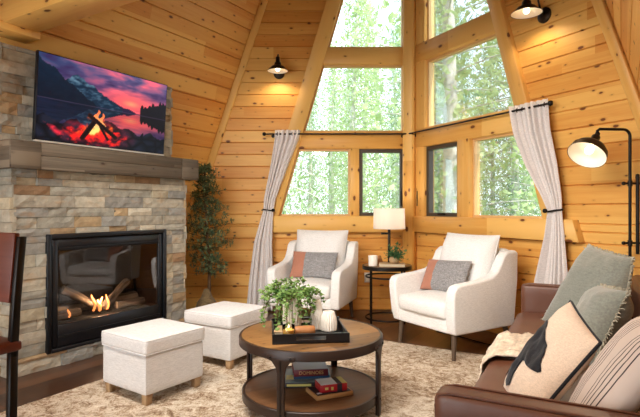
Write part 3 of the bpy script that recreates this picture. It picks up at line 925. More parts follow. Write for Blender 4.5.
def vase(name,label,x,y,prof,nf,group=None):
    m=MB(); m.lathe(prof,n=120,flute=.06,nf=nf); o=m.build(name,M['ceramic'],smooth=60); o.location=on_tray(x,y)
    return tag(o,label,'vase',group)
def vprof(H,rb,rm,rt,neck):
    out=[(rb*.9,0),(rb,.004)]
    for i in range(1,15):
        t=i/14
        r = rb+(rm-rb)*math.sin(min(1,t/.4)*PI/2) if t<.4 else rm+(rt-rm)*((t-.4)/.6)**1.6
        out.append((r,H*t))
    out += [(rt-.004,H+.002),(rt-.008,H-.004),(rt-.010,H-.05),(0,H-.05)]
    return out
vase('ribbed_vase','tall slim ribbed white ceramic vase standing in the middle of the tray',.060,.075,vprof(.180,.034,.038,.022,0),18,'ribbed white vases on the tray')
vase('ribbed_vase','short squat ribbed white ceramic vase at the right end of the tray',.130,.035,vprof(.118,.048,.050,.032,0),20,'ribbed white vases on the tray')
pl = thing('potted_ivy','trailing green ivy in a tall fluted white vase on the tray','plant',on_tray(-.095,.07))
m=MB(); m.lathe(vprof(.215,.048,.056,.052,0),n=120,flute=.06,nf=20); m.build('vase',M['ceramic'],pl,smooth=60)
def leaf(mb,p,d,up,L_,Wd,lobes=False):
    d=d.normalized(); x=d.cross(up)
    if x.length<1e-3: x=Vector((1,0,0))
    x.normalize(); n_=x.cross(d)
    if lobes:
        pts=[(0,0),(.5,.05),(.42,.38),(.22,.45),(0,1),(-.22,.45),(-.42,.38),(-.5,.05)]
    else: pts=[(0,0),(.34,.3),(.3,.65),(0,1),(-.3,.65),(-.34,.3)]
    vs=[p+x*a*Wd+d*b_*L_+n_*(-.25*abs(a)*Wd+.10*L_*(b_-b_*b_)) for a,b_ in pts]
    mid=p+d*L_*.45+n_*.03*L_
    vs.append(mid); k=len(pts)
    mb.add(vs,[[i,(i+1)%k,k] for i in range(k)])
rv=random.Random(3)
st=MB(); lf=MB()
for i in range(46):
    an=rv.uniform(0,2*PI); 
    if i<16: an = rv.choice([PI, PI*.95, PI*1.1, -.1, .25])+rv.uniform(-.5,.5)
    reach=rv.uniform(.05,.15)*(1.1 if abs(math.cos(an))>.6 else .8); drop=rv.uniform(-.03,.30); rise=rv.uniform(.03,.11)
    p0=Vector((math.cos(an)*.03,math.sin(an)*.03,.19)); path=[]
    for k in range(9):
        t=k/8
        path.append(Vector((math.cos(an+.3*t)*(.03+reach*math.sin(t*PI/2)), math.sin(an+.3*t)*(.03+reach*math.sin(t*PI/2)), .20+rise*math.sin(min(1,t*1.6)*PI*.5)*1.2-max(0,drop)*t*t - (0 if t<.5 else .0))))
    for q_ in path:
        q_.z=max(q_.z,.055)
        wx=q_.x-.115; 
    st.tube(path,.0016,5)
    for k in range(1,9):
        for r_ in range(3):
            p=path[k]+Vector([rv.uniform(-.014,.014) for _ in range(3)])
            d=Vector((rv.uniform(-1,1),rv.uniform(-1,1),rv.uniform(-.7,.5)))+Vector((math.cos(an),math.sin(an),0))*.5
            sz=rv.uniform(.020,.031); leaf(lf,p,d,Vector((rv.uniform(-.4,.4),rv.uniform(-.8,0),1)),sz,sz,True)
st.build('stems',M['brown_bark'],pl); lf.build('foliage',M['ivy'],pl)
cj = thing('candle_jar','small glass jar candle with amber wax near the front of the tray','candle',on_tray(-.125,-.135))
m=MB(); m.lathe([(.030,0),(.033,.003),(.033,.052),(0,.052)],n=28); m.build('wax',M['yellow_wax'],cj,smooth=50)
m=MB(); m.lathe([(.033,.001),(.0355,.001),(.037,.076),(.0355,.078),(.034,.056)],n=28,cap=False); m.build('glass',M['jar_glass'],cj,smooth=50)
m=MB(); m.tube([(0,0,.052),(0,0,.060)],.001,5); w_=m.build('wick',M['iron'],cj)
m=MB(); m.lathe([(.0008,.059),(.004,.065),(.003,.072),(.0005,.080)],n=8); m.build('flame',M['bulb'],cj,smooth=60)
m=MB(); Ry=Matrix.Rotation(PI/2,3,'Y')
m.lathe([(.018,-.065),(.026,-.06),(.028,-.03),(.0275,.03),(.026,.06),(.018,.065)],(0,0,.0285),n=24,R=Ry); o=m.build('turned_wood_roll',M['brown_wood_turned'],smooth=60)
o.location=on_tray(-.030,-.07); o.rotation_euler.z=.25; tag(o,'brown turned wooden roll lying on the tray behind the candle','wooden roll')
bk=thing('small_book','small tan book lying at the left side of the tray','book',on_tray(-.155,-.045),1.45)
m=MB(); m.box((0,0,.0175),(.15,.075,.029)); m.build('pages',M['page'],bk)
m=MB(); m.box((0,.002,.0015),(.156,.084,.003)); m.box((0,.002,.0335),(.156,.084,.003)); m.box((0,-.0385,.0175),(.156,.004,.033)); m.build('cover',M['book_cover'],bk)

# boxes and books on the lower shelf
sz_=.011+.119
def text(name, body, size, mat, parent, loc, rot, ext=.0006):
    cu=bpy.data.curves.new(name,'FONT'); cu.body=body; cu.size=size; cu.extrude=ext; cu.align_x='CENTER'; cu.align_y='CENTER'
    cu.materials.append(mat); o=bpy.data.objects.new(name,cu); COL.objects.link(o); 
    me=bpy.data.meshes.new_from_object(o); bpy.data.objects.remove(o); o=bpy.data.objects.new(name,me); COL.objects.link(o)
    o.parent=parent; o.location=loc; o.rotation_euler=rot
    return o
# back stack
bx=thing('board_game_box','flat grey-teal board game box at the bottom of the back stack on the shelf','game box',(-.085,3.195,sz_+.0015),.05)
m=MB(); m.box((0,0,.016),(.30,.26,.032)); m.build('box_base',M['dark_card'],bx,bevel=(.001,1))
m=MB(); m.box((0,0,.0335),(.30,.26,.003)); m.build('box_top',M['greyteal'],bx)
m=MB(); m.box((-.05,-.1305,.016),(.15,.0015,.014)); m.build('printed_patch',M['yellow_card'],bx)
m=MB(); m.box((-.105,-.04,.0355),(.05,.08,.0008)); m.build('printed_patch',M['yellow_card'],bx)
bb=thing('book','blue hardback lying between the teal game box and the maroon box','book',(-.060,3.21,sz_+.0375),.1)
m=MB(); m.box((0,0,.0085),(.225,.17,.017)); m.build('cover',M['blue_card'],bb)
dm=thing('dominoes_box','maroon dominoes box with grey lid on top of the back stack','game box',(-.066,3.205,sz_+.0555),.12)
m=MB(); m.box((0,0,.021),(.215,.185,.042)); m.build('box_base',M['maroon'],dm,bevel=(.0015,1))
m=MB(); m.box((0,0,.043),(.213,.183,.003)); m.build('lid',flat('mauve_grey_lid',lin(128,118,126),.35),dm)
text('lettering','DOMINOES',.03,M['gold_ink'],dm,(0,-.0935,.021),(PI/2,0,0))
# front stack
tb=thing('puzzle_tray_box','tan wooden game box with dark printed top under the red box','game box',(.055,2.975,sz_+.0015),.42)
m=MB(); m.box((0,0,.012),(.235,.165,.024)); m.build('box_base',M['tan_card'],tb,bevel=(.001,1))
m=MB(); m.box((0,0,.0252),(.215,.145,.0025)); m.build('printed_top',M['dark_card'],tb)
m=MB(); m.box((-.085,-.045,.0268),(.03,.02,.0008)); m.build('printed_patch',M['pale_card'],tb)
m=MB(); m.box((.09,.02,.0268),(.02,.09,.0008)); m.build('printed_patch',M['pale_card'],tb)
rb=thing('card_game_box','red game box with a pale blue and black top on the front stack','game box',(.065,2.980,sz_+.0280),.30)
m=MB(); m.box((0,0,.022),(.165,.115,.044)); m.build('box_base',M['red_card'],rb,bevel=(.0015,1))
m=MB(); m.box((-.03,0,.0448),(.10,.112,.0015)); m.build('printed_top',M['pale_card'],rb)
m=MB(); m.box((.035,0,.0448),(.03,.112,.0015)); m.box((.035,-.0582,.022),(.03,.0012,.042)); m.build('black_band',M['dark_card'],rb)
m=MB(); m.box((.066,0,.0448),(.031,.112,.0015)); m.box((-.045,-.058,.022),(.02,.001,.014)); m.box((-.01,-.058,.02),(.014,.001,.018)); m.build('printed_patch',M['yellow_card'],rb)

# ---------------------------------------------------------------- pillows
def pillow_mesh(TL,TR,BR,BL,T,n=22,wr=.010,seed=0,pinch=.05):
    TL,TR,BR,BL=map(Vector,(TL,TR,BR,BL))
    nrm=((TR-BL).cross(TL-BR)).normalized()
    m=MB(); ids={}
    wu=((TR-TL).length+(BR-BL).length)/2; wv=((TL-BL).length+(TR-BR).length)/2
    def P(u,v,s):
        a,b_=2*u-1,2*v-1
        # sides draw in between the corners
        uu=.5+.5*a*(1-pinch*(1-b_*b_)); vv=.5+.5*b_*(1-pinch*(1-a*a))
        p=BL.lerp(BR,uu).lerp(TL.lerp(TR,uu),vv)
        h=(max(0,(1-a**4)*(1-b_**4)))**.55*(1-.18*(a*a+b_*b_)/2)
        w=wr*h*(noise.noise(Vector((u*5+seed,v*5,s*3)))+.5*noise.noise(Vector((u*12+seed,v*9,s*5))))*1.6
        return p+nrm*(s*(T/2*h+w))
    uvs=[]
    for s in (1,-1):
        for i in range(n+1):
            for j in range(n+1):
                e=i in(0,n) or j in(0,n)
                if s==-1 and e: ids[(s,i,j)]=ids[(1,i,j)]; continue
                # denser near edges
                f=lambda k:.5-.5*math.cos(PI*k/n)
                ids[(s,i,j)]=len(m.v); m.v.append(P(f(i),f(j),s)); m.col.append((1,1,1,1))
        f=lambda k:.5-.5*math.cos(PI*k/n)
        for i in range(n):
            for j in range(n):
                q=[(i,j),(i+1,j),(i+1,j+1),(i,j+1)]
                if s==-1: q.reverse()
                m.f.append([ids[(s,)+k] for k in q]); m.uv.append([(f(k[0])*wu,f(k[1])*wv) for k in q])
    border=[P(t/20,0,1) for t in range(20)]+[P(1,t/20,1) for t in range(20)]+[P(1-t/20,1,1) for t in range(20)]+[P(0,1-t/20,1) for t in range(20)]
    return m,P,border
def cuts(m, cond):
    """split faces of a mesh builder in two by uv"""
    A,B=MB(),MB()
    for X,want in((A,True),(B,False)):
        X.v=list(m.v); X.col=list(m.col)
        for f,uv in zip(m.f,m.uv):
            c=(sum(q[0] for q in uv)/len(uv),sum(q[1] for q in uv)/len(uv))
            if cond(*c)==want: X.f.append(f); X.uv.append(uv)
        used=sorted({k for f in X.f for k in f}); mp={k:i for i,k in enumerate(used)}
        X.v=[X.v[k] for k in used]; X.col=[X.col[k] for k in used]; X.f=[[mp[k] for k in f] for f in X.f]
    return A,B
def base_of(pts):
    c=sum((Vector(p) for p in pts),Vector())/len(pts); c.z=min(Vector(p).z for p in pts); return c

# ---------------------------------------------------------------- armchairs
def armchair(loc,rz,label):
    t=thing('armchair',label,'armchair',loc,rz,'cream linen armchairs')
    for sx in(-1,1):
        m=MB()
        prof=[(-.36,.21),(-.385,.30),(-.40,.50),(-.395,.565),(-.37,.60),(-.32,.612),(-.10,.628),(.04,.648),(.11,.685),(.155,.75),(.19,.815),(.24,.85),(.36,.86),(.395,.84),(.395,.60),(.36,.21)]
        m.prism(prof,(sx*.38,0,0),(0,1,0),(0,0,1),(-sx,0,0),.095)
        # flare outwards towards the top front
        for i,p in enumerate(m.v): p.x+=sx*.028*max(0,(p.z-.25)/.4)*(1 if p.y<0 else max(.3,1-p.y*2))
        m.build('arm',M['cream'],t,bevel=(.026,4),smooth=60)
    m=MB(); m.soft((0,0,.265),(.62,.72,.115),.018,n=8); m.build('seat_frame',M['cream'],t,smooth=60)
    m=MB(); Rb=Matrix.Rotation(math.radians(-9),3,'X'); m.soft((0,.325,.56),(.60,.12,.62),.035,R=Rb,n=8); m.build('backrest',M['cream'],t,smooth=60)
    m=MB(); m.soft((0,-.055,.385),(.575,.67,.145),.045,crown=.035,front=.02,n=12,wr=.004,seed=2); m.build('seat_cushion',M['cream'],t,smooth=70)
    m,P,bd=pillow_mesh((-.305,.26,.985),(.305,.26,.985),(.29,.10,.44),(-.29,.10,.44),.27,wr=.010,seed=5,pinch=.035)
    k=m.build('back_cushion',M['cream'],t,smooth=80)
    pp=MB(); pp.tube(bd,.004,6,closed=True); pp.build('piping',M['cream'],k,smooth=60)
    for sx in(-1,1):
        for sy,dy in((-1,-.0),(1,.03)):
            m=MB(); m.tube([(sx*.315,sy*.31,.215),(sx*.325,sy*.325+dy,.0)],[.025,.016],12); m.build('leg',M['leg_wood'],t,smooth=50)
    return t
ch2=armchair((1.176,4.45,.011),math.radians(-58.3),'cream upholstered armchair with tapered legs at right, below the right-hand windows')
ch1=copy_tree(ch2); ch1.location=(-.055,5.45,.0005); ch1.rotation_euler.z=math.radians(-18.6)
ch1['label']='cream upholstered armchair farther away at left, beside the round side table'
def lumbar(chair,label,dx,tilt):
    mw=Matrix.Translation(chair.location)@Matrix.Rotation(chair.rotation_euler.z,4,'Z')
    w,h=.52,.30
    c=Vector((dx,-.105,.485)); up=Vector((0,.13,.27)).normalized()
    rt=Vector((math.cos(tilt),0,math.sin(tilt))); up=(up-rt*up.dot(rt)).normalized()
    BL=c-rt*w/2;BR=c+rt*w/2;TL=BL+up*h;TR=BR+up*h
    L=[mw@p for p in(TL,TR,BR,BL)]; b0=base_of(L)
    t=thing('lumbar_pillow',label,'pillow',b0,0,'two-tone lumbar pillows on the armchairs')
    m,P,bd=pillow_mesh(*[p-b0 for p in L],.12,n=24,wr=.006,seed=dx*9)
    A,B=cuts(m,lambda u,v:u<.165)
    A.build('terracotta_panel',M['terracotta'],t,smooth=80); B.build('grey_panel',M['grey_weave'],t,smooth=80)
lumbar(ch2,'long pillow with terracotta end and grey weave on the right-hand armchair',-.04,.05)
lumbar(ch1,'long pillow with terracotta end and grey weave on the farther left armchair',.0,-.0)

# ---------------------------------------------------------------- side table
stt=thing('side_table','small round wood-topped side table with black metal legs between the armchairs','side table',(.737,5.50,.0),.3)
m=MB(); m.lathe([(.262,.54),(.262,.573),(.258,.575)],n=56)
for i,f in enumerate(m.f): m.uv[i]=[(m.v[k].x+2,m.v[k].y+1.3) for k in f]
m.build('tabletop',M['table_wood'],stt,smooth=40)
m=MB(); m.lathe([(.262,.537),(.270,.537),(.270,.576),(.262,.576),(.262,.537)],n=56,cap=False); m.build('top_rim',M['iron'],stt,smooth=40)
for z in(.46,.035):
    m=MB(); m.tube([(.235*math.cos(2*PI*k/40),.235*math.sin(2*PI*k/40),z) for k in range(40)],.009,8,closed=True); m.build('ring',M['iron'],stt,smooth=60)
for k in range(4):
    an=k*PI/2+.4; m=MB(); m.box((.248*math.cos(an),.248*math.sin(an),.27),(.016,.016,.54),rz=an); m.build('leg',M['iron'],stt)
ztop=.6085
stt.scale.z=1.0556
tl=thing('table_lamp','table lamp with white drum shade and black square stem on the side table','lamp',(.775,5.60,ztop)); tl.scale.z=.95
m=MB(); m.box((0,0,.01),(.13,.13,.02)); m.build('base',M['iron'],tl,bevel=(.003,1))
m=MB(); m.box((0,0,.21),(.028,.028,.40)); m.box((-.04,0,.36),(.10,.022,.022)); m.build('stem',M['iron'],tl,bevel=(.002,1))
m=MB(); m.lathe([(.172,.415),(.178,.415),(.172,.655),(.168,.655)],n=48,cap=False); m.lathe([(.168,.655),(.168,.653),(.165,.415),(.168,.415)],n=48,cap=False); m.build('lamp_shade',M['shade'],tl,smooth=50)
m=MB(); m.tube([(0,0,.40),(0,0,.675)],.004,8); m.lathe([(.001,.66),(.008,.668),(.001,.69)],n=12)
for k in range(3):
    an=k*2*PI/3; m.tube([(0,0,.645),(.170*math.cos(an),.170*math.sin(an),.65)],.002,6)
m.build('shade_frame',M['iron'],tl)
m=MB(); m.lathe([(.001,.46),(.02,.47),(.028,.50),(.02,.53),(.012,.56),(.001,.565)],n=16); m.build('bulb',M['bulb'],tl,smooth=60)
m=MB(); m.lathe([(.046,0),(.05,.003),(.05,.108),(.046,.112),(.042,.108),(.041,.085),(0,.083)],n=32); c_=m.build('pillar_candle',M['candle'],smooth=50); c_.location=(.575,5.43,ztop); tag(c_,'white pillar candle at left edge of the side table','candle')
bt=thing('book','cream book lying under the small sprig plant on the side table','book',(.775,5.385,ztop),-.12)
m=MB(); m.box((0,0,.016),(.27,.15,.024)); m.build('pages',M['page'],bt)
m=MB(); m.box((0,0,.002),(.275,.155,.004)); m.box((0,0,.030),(.275,.155,.004)); m.box((0,.076,.016),(.275,.004,.03)); m.build('cover',M['book_cover'],bt)
ph=thing('brown_photo_frame','small brown leaning card holder behind the cream book','frame',(.665,5.53,ztop),.5)
m=MB(); m.prism([(-.05,0),(.05,0),(.012,.10),(-.012,.10)],(0,0,0),(1,0,0),(0,0,1),(0,1,0),.02); m.build('holder_body',M['brown_wood_turned'],ph,bevel=(.002,1))
sp=thing('potted_sprig','small feathery green plant in a tan round pot on the cream book','plant',(.80,5.385,ztop+.0325))
m=MB(); m.lathe([(.03,0),(.05,.01),(.058,.035),(.05,.062),(.04,.068),(.035,.06),(0,.058)],n=28); m.build('pot',M['book_cover'],sp,smooth=60)
lf=MB()
for i in range(60):
    an=rv.uniform(0,2*PI); el=rv.uniform(.15,1.4); L_=rv.uniform(.09,.17)
    d=Vector((math.cos(an)*math.cos(el),math.sin(an)*math.cos(el),math.sin(el)))
    p0=Vector((0,0,.06)); path=[p0+d*L_*t+Vector((0,0,-.05*t*t*math.cos(el))) for t in(0,.33,.66,1)]
    lf.tube(path,.0012,4)
    for t in range(1,4):
        for r_ in range(5):
            dd=d+Vector([rv.uniform(-.9,.9) for _ in range(3)]); leaf(lf,path[t],dd,Vector((0,0,1)),rv.uniform(.018,.032),.014)
lf.build('foliage',M['fern'],sp)
# outlet behind the side table
ol=thing('wall_outlet','white wall outlet low on the boards behind the side table','outlet',LP(.540,.395,.001))
m=MB(); m.box((0,-.004,0),(.075,.008,.12)); m.build('cover_plate',M['outlet'],ol,bevel=(.002,1))
m=MB(); m.box((0,-.009,.026),(.034,.003,.03)); m.build('socket',M['white_enamel'],ol,bevel=(.002,1))
m=MB(); m.box((0,-.009,-.026),(.034,.003,.03)); m.build('socket',M['white_enamel'],ol,bevel=(.002,1))
# ---------------------------------------------------------------- sofa
S0=V3(.351,1.553,0); SU=V3(.4656,.885,0); SU.normalize(); SV=V3(.885,-.4656,0); SV.normalize()
def S(u,v,z=0): return S0+SU*u+SV*v+Z*z
srz=math.atan2(SV.y,SV.x)
so=thing('leather_sofa','brown leather sofa with slim arms at the right side of the room','sofa',S(1.29,.475,.0),srz)
def s_(u,v,z): return Vector((v-.475,u-1.29,z))   # local: x = depth, y = length
for u0,nm in((.05,'near'),(2.53,'far')):
    m=MB(); m.soft(s_(u0,.46,.40),(.92,.105,.52),.022,n=10); a=m.build('arm',M['leather'],so,smooth=60)
    p=MB()
    for du in(-.042,.042):
        p.tube([s_(u0+du,.02,.16),s_(u0+du,.006,.62),s_(u0+du,.016,.652),s_(u0+du,.05,.661),s_(u0+du,.86,.661)],.0045,6)
    p.build('piping',M['leather'],a,smooth=60)
m=MB(); m.soft(s_(1.29,.46,.24),(.90,2.38,.20),.02,n=8); m.build('seat_frame',M['leather'],so,smooth=60)
for k in range(2):
    m=MB(); uc=.105+.595+k*1.19
    m.soft(s_(uc,.345,.395),(.74,1.18,.14),.055,crown=.03,n=16,wr=.006,seed=k*4+1); m.build('seat_cushion',M['leather'],so,smooth=70)
m=MB(); m.soft(s_(1.29,.87,.50),(.15,2.38,.56),.04,n=10); m.build('backrest',M['leather'],so,smooth=60)
for k in range(2):
    m=MB(); uc=.105+.595+k*1.19
    m.soft(s_(uc,.76,.635),(.13,1.17,.30),.05,n=12,wr=.006,seed=k+8); m.build('back_cushion',M['leather'],so,smooth=70)
for u in(.12,2.46):
    for v in(.08,.84):
        m=MB(); m.tube([s_(u,v,.145),s_(u,v,.012)],[.025,.016],10); m.build('leg',M['leg_wood'],so,smooth=50)

def cushion(name,label,TL,TR,BR,BL,T,mat,group=None,wr=.010,seed=0,pinch=.05,fringe=None,piping=None,face=None):
    L=[Vector(p) for p in(TL,TR,BR,BL)]; b0=base_of(L)
    t=thing(name,label,'pillow',b0,0,group)
    m,P,bd=pillow_mesh(*[p-b0 for p in L],T,wr=wr,seed=seed,pinch=pinch)
    m.build('cover',mat,t,smooth=80)
    if piping:
        p=MB(); p.tube(bd,.0065,7,closed=True); p.build('piping',piping,t,smooth=60)
    if fringe:
        f=MB(); nrm=((L[1]-L[3]).cross(L[0]-L[2])).normalized(); cen=sum((p-b0 for p in L),Vector())/4
        n=len(bd)
        for i in range(n):
            for k in range(5):
                p=bd[i].lerp(bd[(i+1)%n],k/5); out=(p-cen).normalized()
                d=(out+nrm*rv.uniform(-.9,.9)+Vector([rv.uniform(-.5,.5) for _ in range(3)])).normalized()*rv.uniform(.012,.024)
                f.tube([p-out*.004,p+d*.6,p+d+Vector((0,0,-.003))],[.0045,.004,.002],4)
        f.build('fringe',fringe,t)
    return t,P,b0
M['fringe']=fabric('sage_fringe',lin(164,158,140),amt=.1)
cushion('sage_pillow','large sage velvet pillow with frayed edge, standing in the far corner of the sofa',
        (1.79,3.33,.985),S(1.86,.665,.94),S(1.75,.60,.455),S(2.13,.16,.46),.20,M['sage'],'fringed sage velvet pillows',seed=3,fringe=M['fringe'],pinch=.04)
cushion('sage_pillow','smaller darker sage pillow with frayed edge between the big sage and bear pillows',
        S(1.66,.50,.80),S(1.22,.60,.84),S(1.20,.45,.46),S(1.60,.38,.46),.21,M['sage'],'fringed sage velvet pillows',seed=11,fringe=M['fringe'],pinch=.03)
bt_,BP,bb0=cushion('bear_pillow','cream canvas pillow with black bear silhouette and black piping on the sofa',
        (1.104,2.20,.823),(1.01,1.80,.746),(.722,1.73,.475),(.776,2.12,.472),.13,M['bear_cloth'],seed=2,pinch=.03,piping=M['black_cloth'])
BEAR=[(0.12, 0.735), (0.25, 0.715), (0.38, 0.68), (0.51, 0.62), (0.63, 0.6), (0.72, 0.53), (0.76, 0.45), (0.84, 0.41), (0.79, 0.375), (0.7, 0.345), (0.51, 0.32), (0.42, 0.34), (0.34, 0.32), (0.32, 0.25), (0.36, 0.18), (0.38, 0.11), (0.38, 0.075), (0.27, 0.045), (0.18, 0.07), (0.18, 0.15), (0.19, 0.215), (0.12, 0.15), (0.09, 0.1), (0.055, 0.11), (0.05, 0.16), (0.055, 0.22), (0.06, 0.27), (0.07, 0.34), (0.08, 0.43), (0.09, 0.51), (0.1, 0.62), (0.1, 0.68)]
# bear appliqué: thin cloth lying on the cover's front
import mathutils.geometry as mg
bm=bmesh.new()
vv=[bm.verts.new((u,v,0)) for u,v in BEAR]; fc=bm.faces.new(vv)
bmesh.ops.triangulate(bm,faces=[fc])
for _ in range(4):
    es=[e for e in bm.edges if e.calc_length()>.05]
    if not es: break
    bmesh.ops.subdivide_edges(bm,edges=es,cuts=1); bmesh.ops.triangulate(bm,faces=bm.faces[:])
m=MB(); bm.verts.index_update()
sgn = 1
vs=[]
for v in bm.verts:
    p=BP(v.co.x,v.co.y,sgn); q=BP(v.co.x+.01,v.co.y,sgn)-p; r=BP(v.co.x,v.co.y+.01,sgn)-p
    nn_=q.cross(r).normalized(); 
    if nn_.dot(Vector((0,0,0))-Vector((1,.2,-.6)))<0: nn_=-nn_
    vs.append(p+nn_*.0035)
m.add(vs,[[v.index for v in f.verts] for f in bm.faces]); bm.free()
o=m.build('bear_silhouette',M['black_cloth'],bt_,smooth=60)
sm_=o.modifiers.new('s','SOLIDIFY'); sm_.thickness=.002; sm_.offset=0
o['label']='black bear silhouette appliqué'
cushion('striped_pillow','cream pillow with groups of thin black stripes against the near arm of the sofa',
        S(.54,.60,.86),S(.13,.65,.88),S(.13,.40,.475),S(.50,.37,.475),.13,M['stripe'],wr=.003,seed=6,pinch=.02)
# knit throw over the seat edge
m=MB(); nu,nv=26,34; g=[]
def seatz(v): 
    return .487 if v>.05 else .487-.25*((.05-v)/.09)**1.6
for j in range(nv+1):
    for i in range(nu+1):
        t=j/nv; w=i/nu
        dd_=t*.60                                     # distance along the throw
        v=.40-dd_; z=.492
        if v<.02: over=.02-v; v=.0-.035*min(1,over/.05)-.01*w; z=.48-over*.95
        u=1.02+.42*w+.10*(1-t)*w+.06*math.sin(t*3)
        wv=.018*noise.noise(Vector((w*5,t*8,1)))+.010*noise.noise(Vector((w*13,t*15,4)))
        g.append(s_(u+.02*noise.noise(Vector((t*4,w*3,9))), v-(abs(wv) if z<.47 else 0), z+(abs(wv)*1.8 if z>=.47 else 0)+.004))
th0=s_(1.25,.2,.49)
m.v=[p-th0 for p in g]; m.col=[(1,1,1,1)]*len(g)
m.f=[[j*(nu+1)+i,j*(nu+1)+i+1,(j+1)*(nu+1)+i+1,(j+1)*(nu+1)+i] for j in range(nv) for i in range(nu)]; m.uv=[None]*len(m.f)
Msofa=Matrix.Translation(so.location)@Matrix.Rotation(srz,4,'Z')
tw=thing('knit_throw','ivory knitted throw with tassels draped over the sofa seat edge','throw',Msofa@th0,srz)
c=m.build('cloth',M['throw'],tw,smooth=80); sd=c.modifiers.new('s','SOLIDIFY'); sd.thickness=.008; sd.offset=1
for i in range(0,nu+1,3):
    p=m.v[nv*(nu+1)+i]; f=MB()
    f.tube([p,p+Vector((-.004,.004*math.sin(i),-.03)),p+Vector((-.006,.012*math.sin(i*2),-.07))],[.005,.007,.003],6)
    f.build('tassel',M['throw'],tw,smooth=60)
for j in range(4,nv-8,4):
    f=MB(); p=m.v[j*(nu+1)+nu]; f.tube([p,p+Vector((0,.02,.002)),p+Vector((.006*math.sin(j),.045,.0))],[.005,.005,.003],6)
    f.build('tassel',M['throw'],tw,smooth=60)

# ---------------------------------------------------------------- bar stool at the left edge
bs=thing('bar_stool','cherry wood and black metal bar stool cut off at the left edge','stool',(-1.445,1.86,.0),math.radians(-28))
def stl(x,y,z): return Vector((x,y,z))
for sx in(-1,1):
    m=MB(); m.prism([(.155,.02),(.185,.02),(.195,.68),(.165,.68)],(sx*.20-.014,0,0),(0,1,0),(0,0,1),(1,0,0),.028); m.prism([(.165,.66),(.195,.66),(.205,.86),(.228,1.12),(.200,1.12),(.178,.88)],(sx*.20-.014,0,0),(0,1,0),(0,0,1),(1,0,0),.028)
    m.build('rear_post',M['iron'],bs,bevel=(.002,1))
    m=MB(); m.box((sx*.20,-.17,.34),(.028,.03,.68)); m.build('leg',M['iron'],bs,bevel=(.002,1))
m=MB(); m.soft((0,0,.70),(.44,.42,.045),.015,n=8); m.build('seat',M['stool_wood'],bs,smooth=60)
m=MB(); Rk=Matrix.Rotation(math.radians(-5),3,'X'); m.box((0,.192,1.0),(.385,.022,.27),R=Rk); m.build('backrest',M['stool_wood'],bs,bevel=(.004,2))
for (c,d) in(((0,.165,.30),(.40,.02,.03)),((0,-.17,.30),(.40,.02,.03)),((.20,0,.24),(.02,.34,.03)),((-.20,0,.24),(.02,.34,.03))):
    m=MB(); m.box(c,d); m.build('stretcher',M['iron'],bs)

# ---------------------------------------------------------------- curtains
rods=thing('curtain_rod','slim black curtain rod bent across the corner of the window walls','curtain rod',C0+V3(-.1,-.3,2.115))
o0=rods.location.copy()
cj_=C0+(LN+RN).normalized()*.13+Z*2.118
Lend=LP(1.78,2.118,.10); Rend=RP(2.02,2.118,.12)
Lc=LP(.09,2.118,.11); Rc=RP(.09,2.118,.11)
m=MB(); m.tube([Lend-o0,Lc-o0],.0095,10); m.build('rod',M['iron'],rods,smooth=60)
m=MB(); m.tube([Rend-o0,Rc-o0],.0095,10); m.build('rod',M['iron'],rods,smooth=60)
m=MB(); m.tube([Lc-o0,cj_-o0-Z*.004,Rc-o0],.008,10); m.build('corner_elbow',M['iron'],rods,smooth=60)
for e in(Lend,Rend):
    m=MB(); m.lathe([(.001,-.024),(.017,-.018),(.024,0),(.017,.018),(.001,.024)],e-o0,16); m.build('finial',M['iron'],rods,smooth=60)
for P_,s in((LP,1.68),(LP,.12),(RP,.12),(RP,1.93)):
    m=MB(); m.tube([P_(s,2.118,.11)-o0,P_(s,2.10,.045)-o0],.006,8); m.lathe([(.02,-.004),(.02,.004)],P_(s,2.10,.046)-o0,14,R=Matrix.Rotation(PI/2,3,'X')); m.build('bracket',M['iron'],rods,smooth=60)
def interp(tab,z):
    tab=sorted(tab)
    if z<=tab[0][0]: return tab[0][1:]
    for a,b in zip(tab,tab[1:]):
        if z<=b[0]:
            t=(z-a[0])/(b[0]-a[0])
            return tuple(p+(q-p)*t for p,q in zip(a[1:],b[1:]))
    return tab[-1][1:]
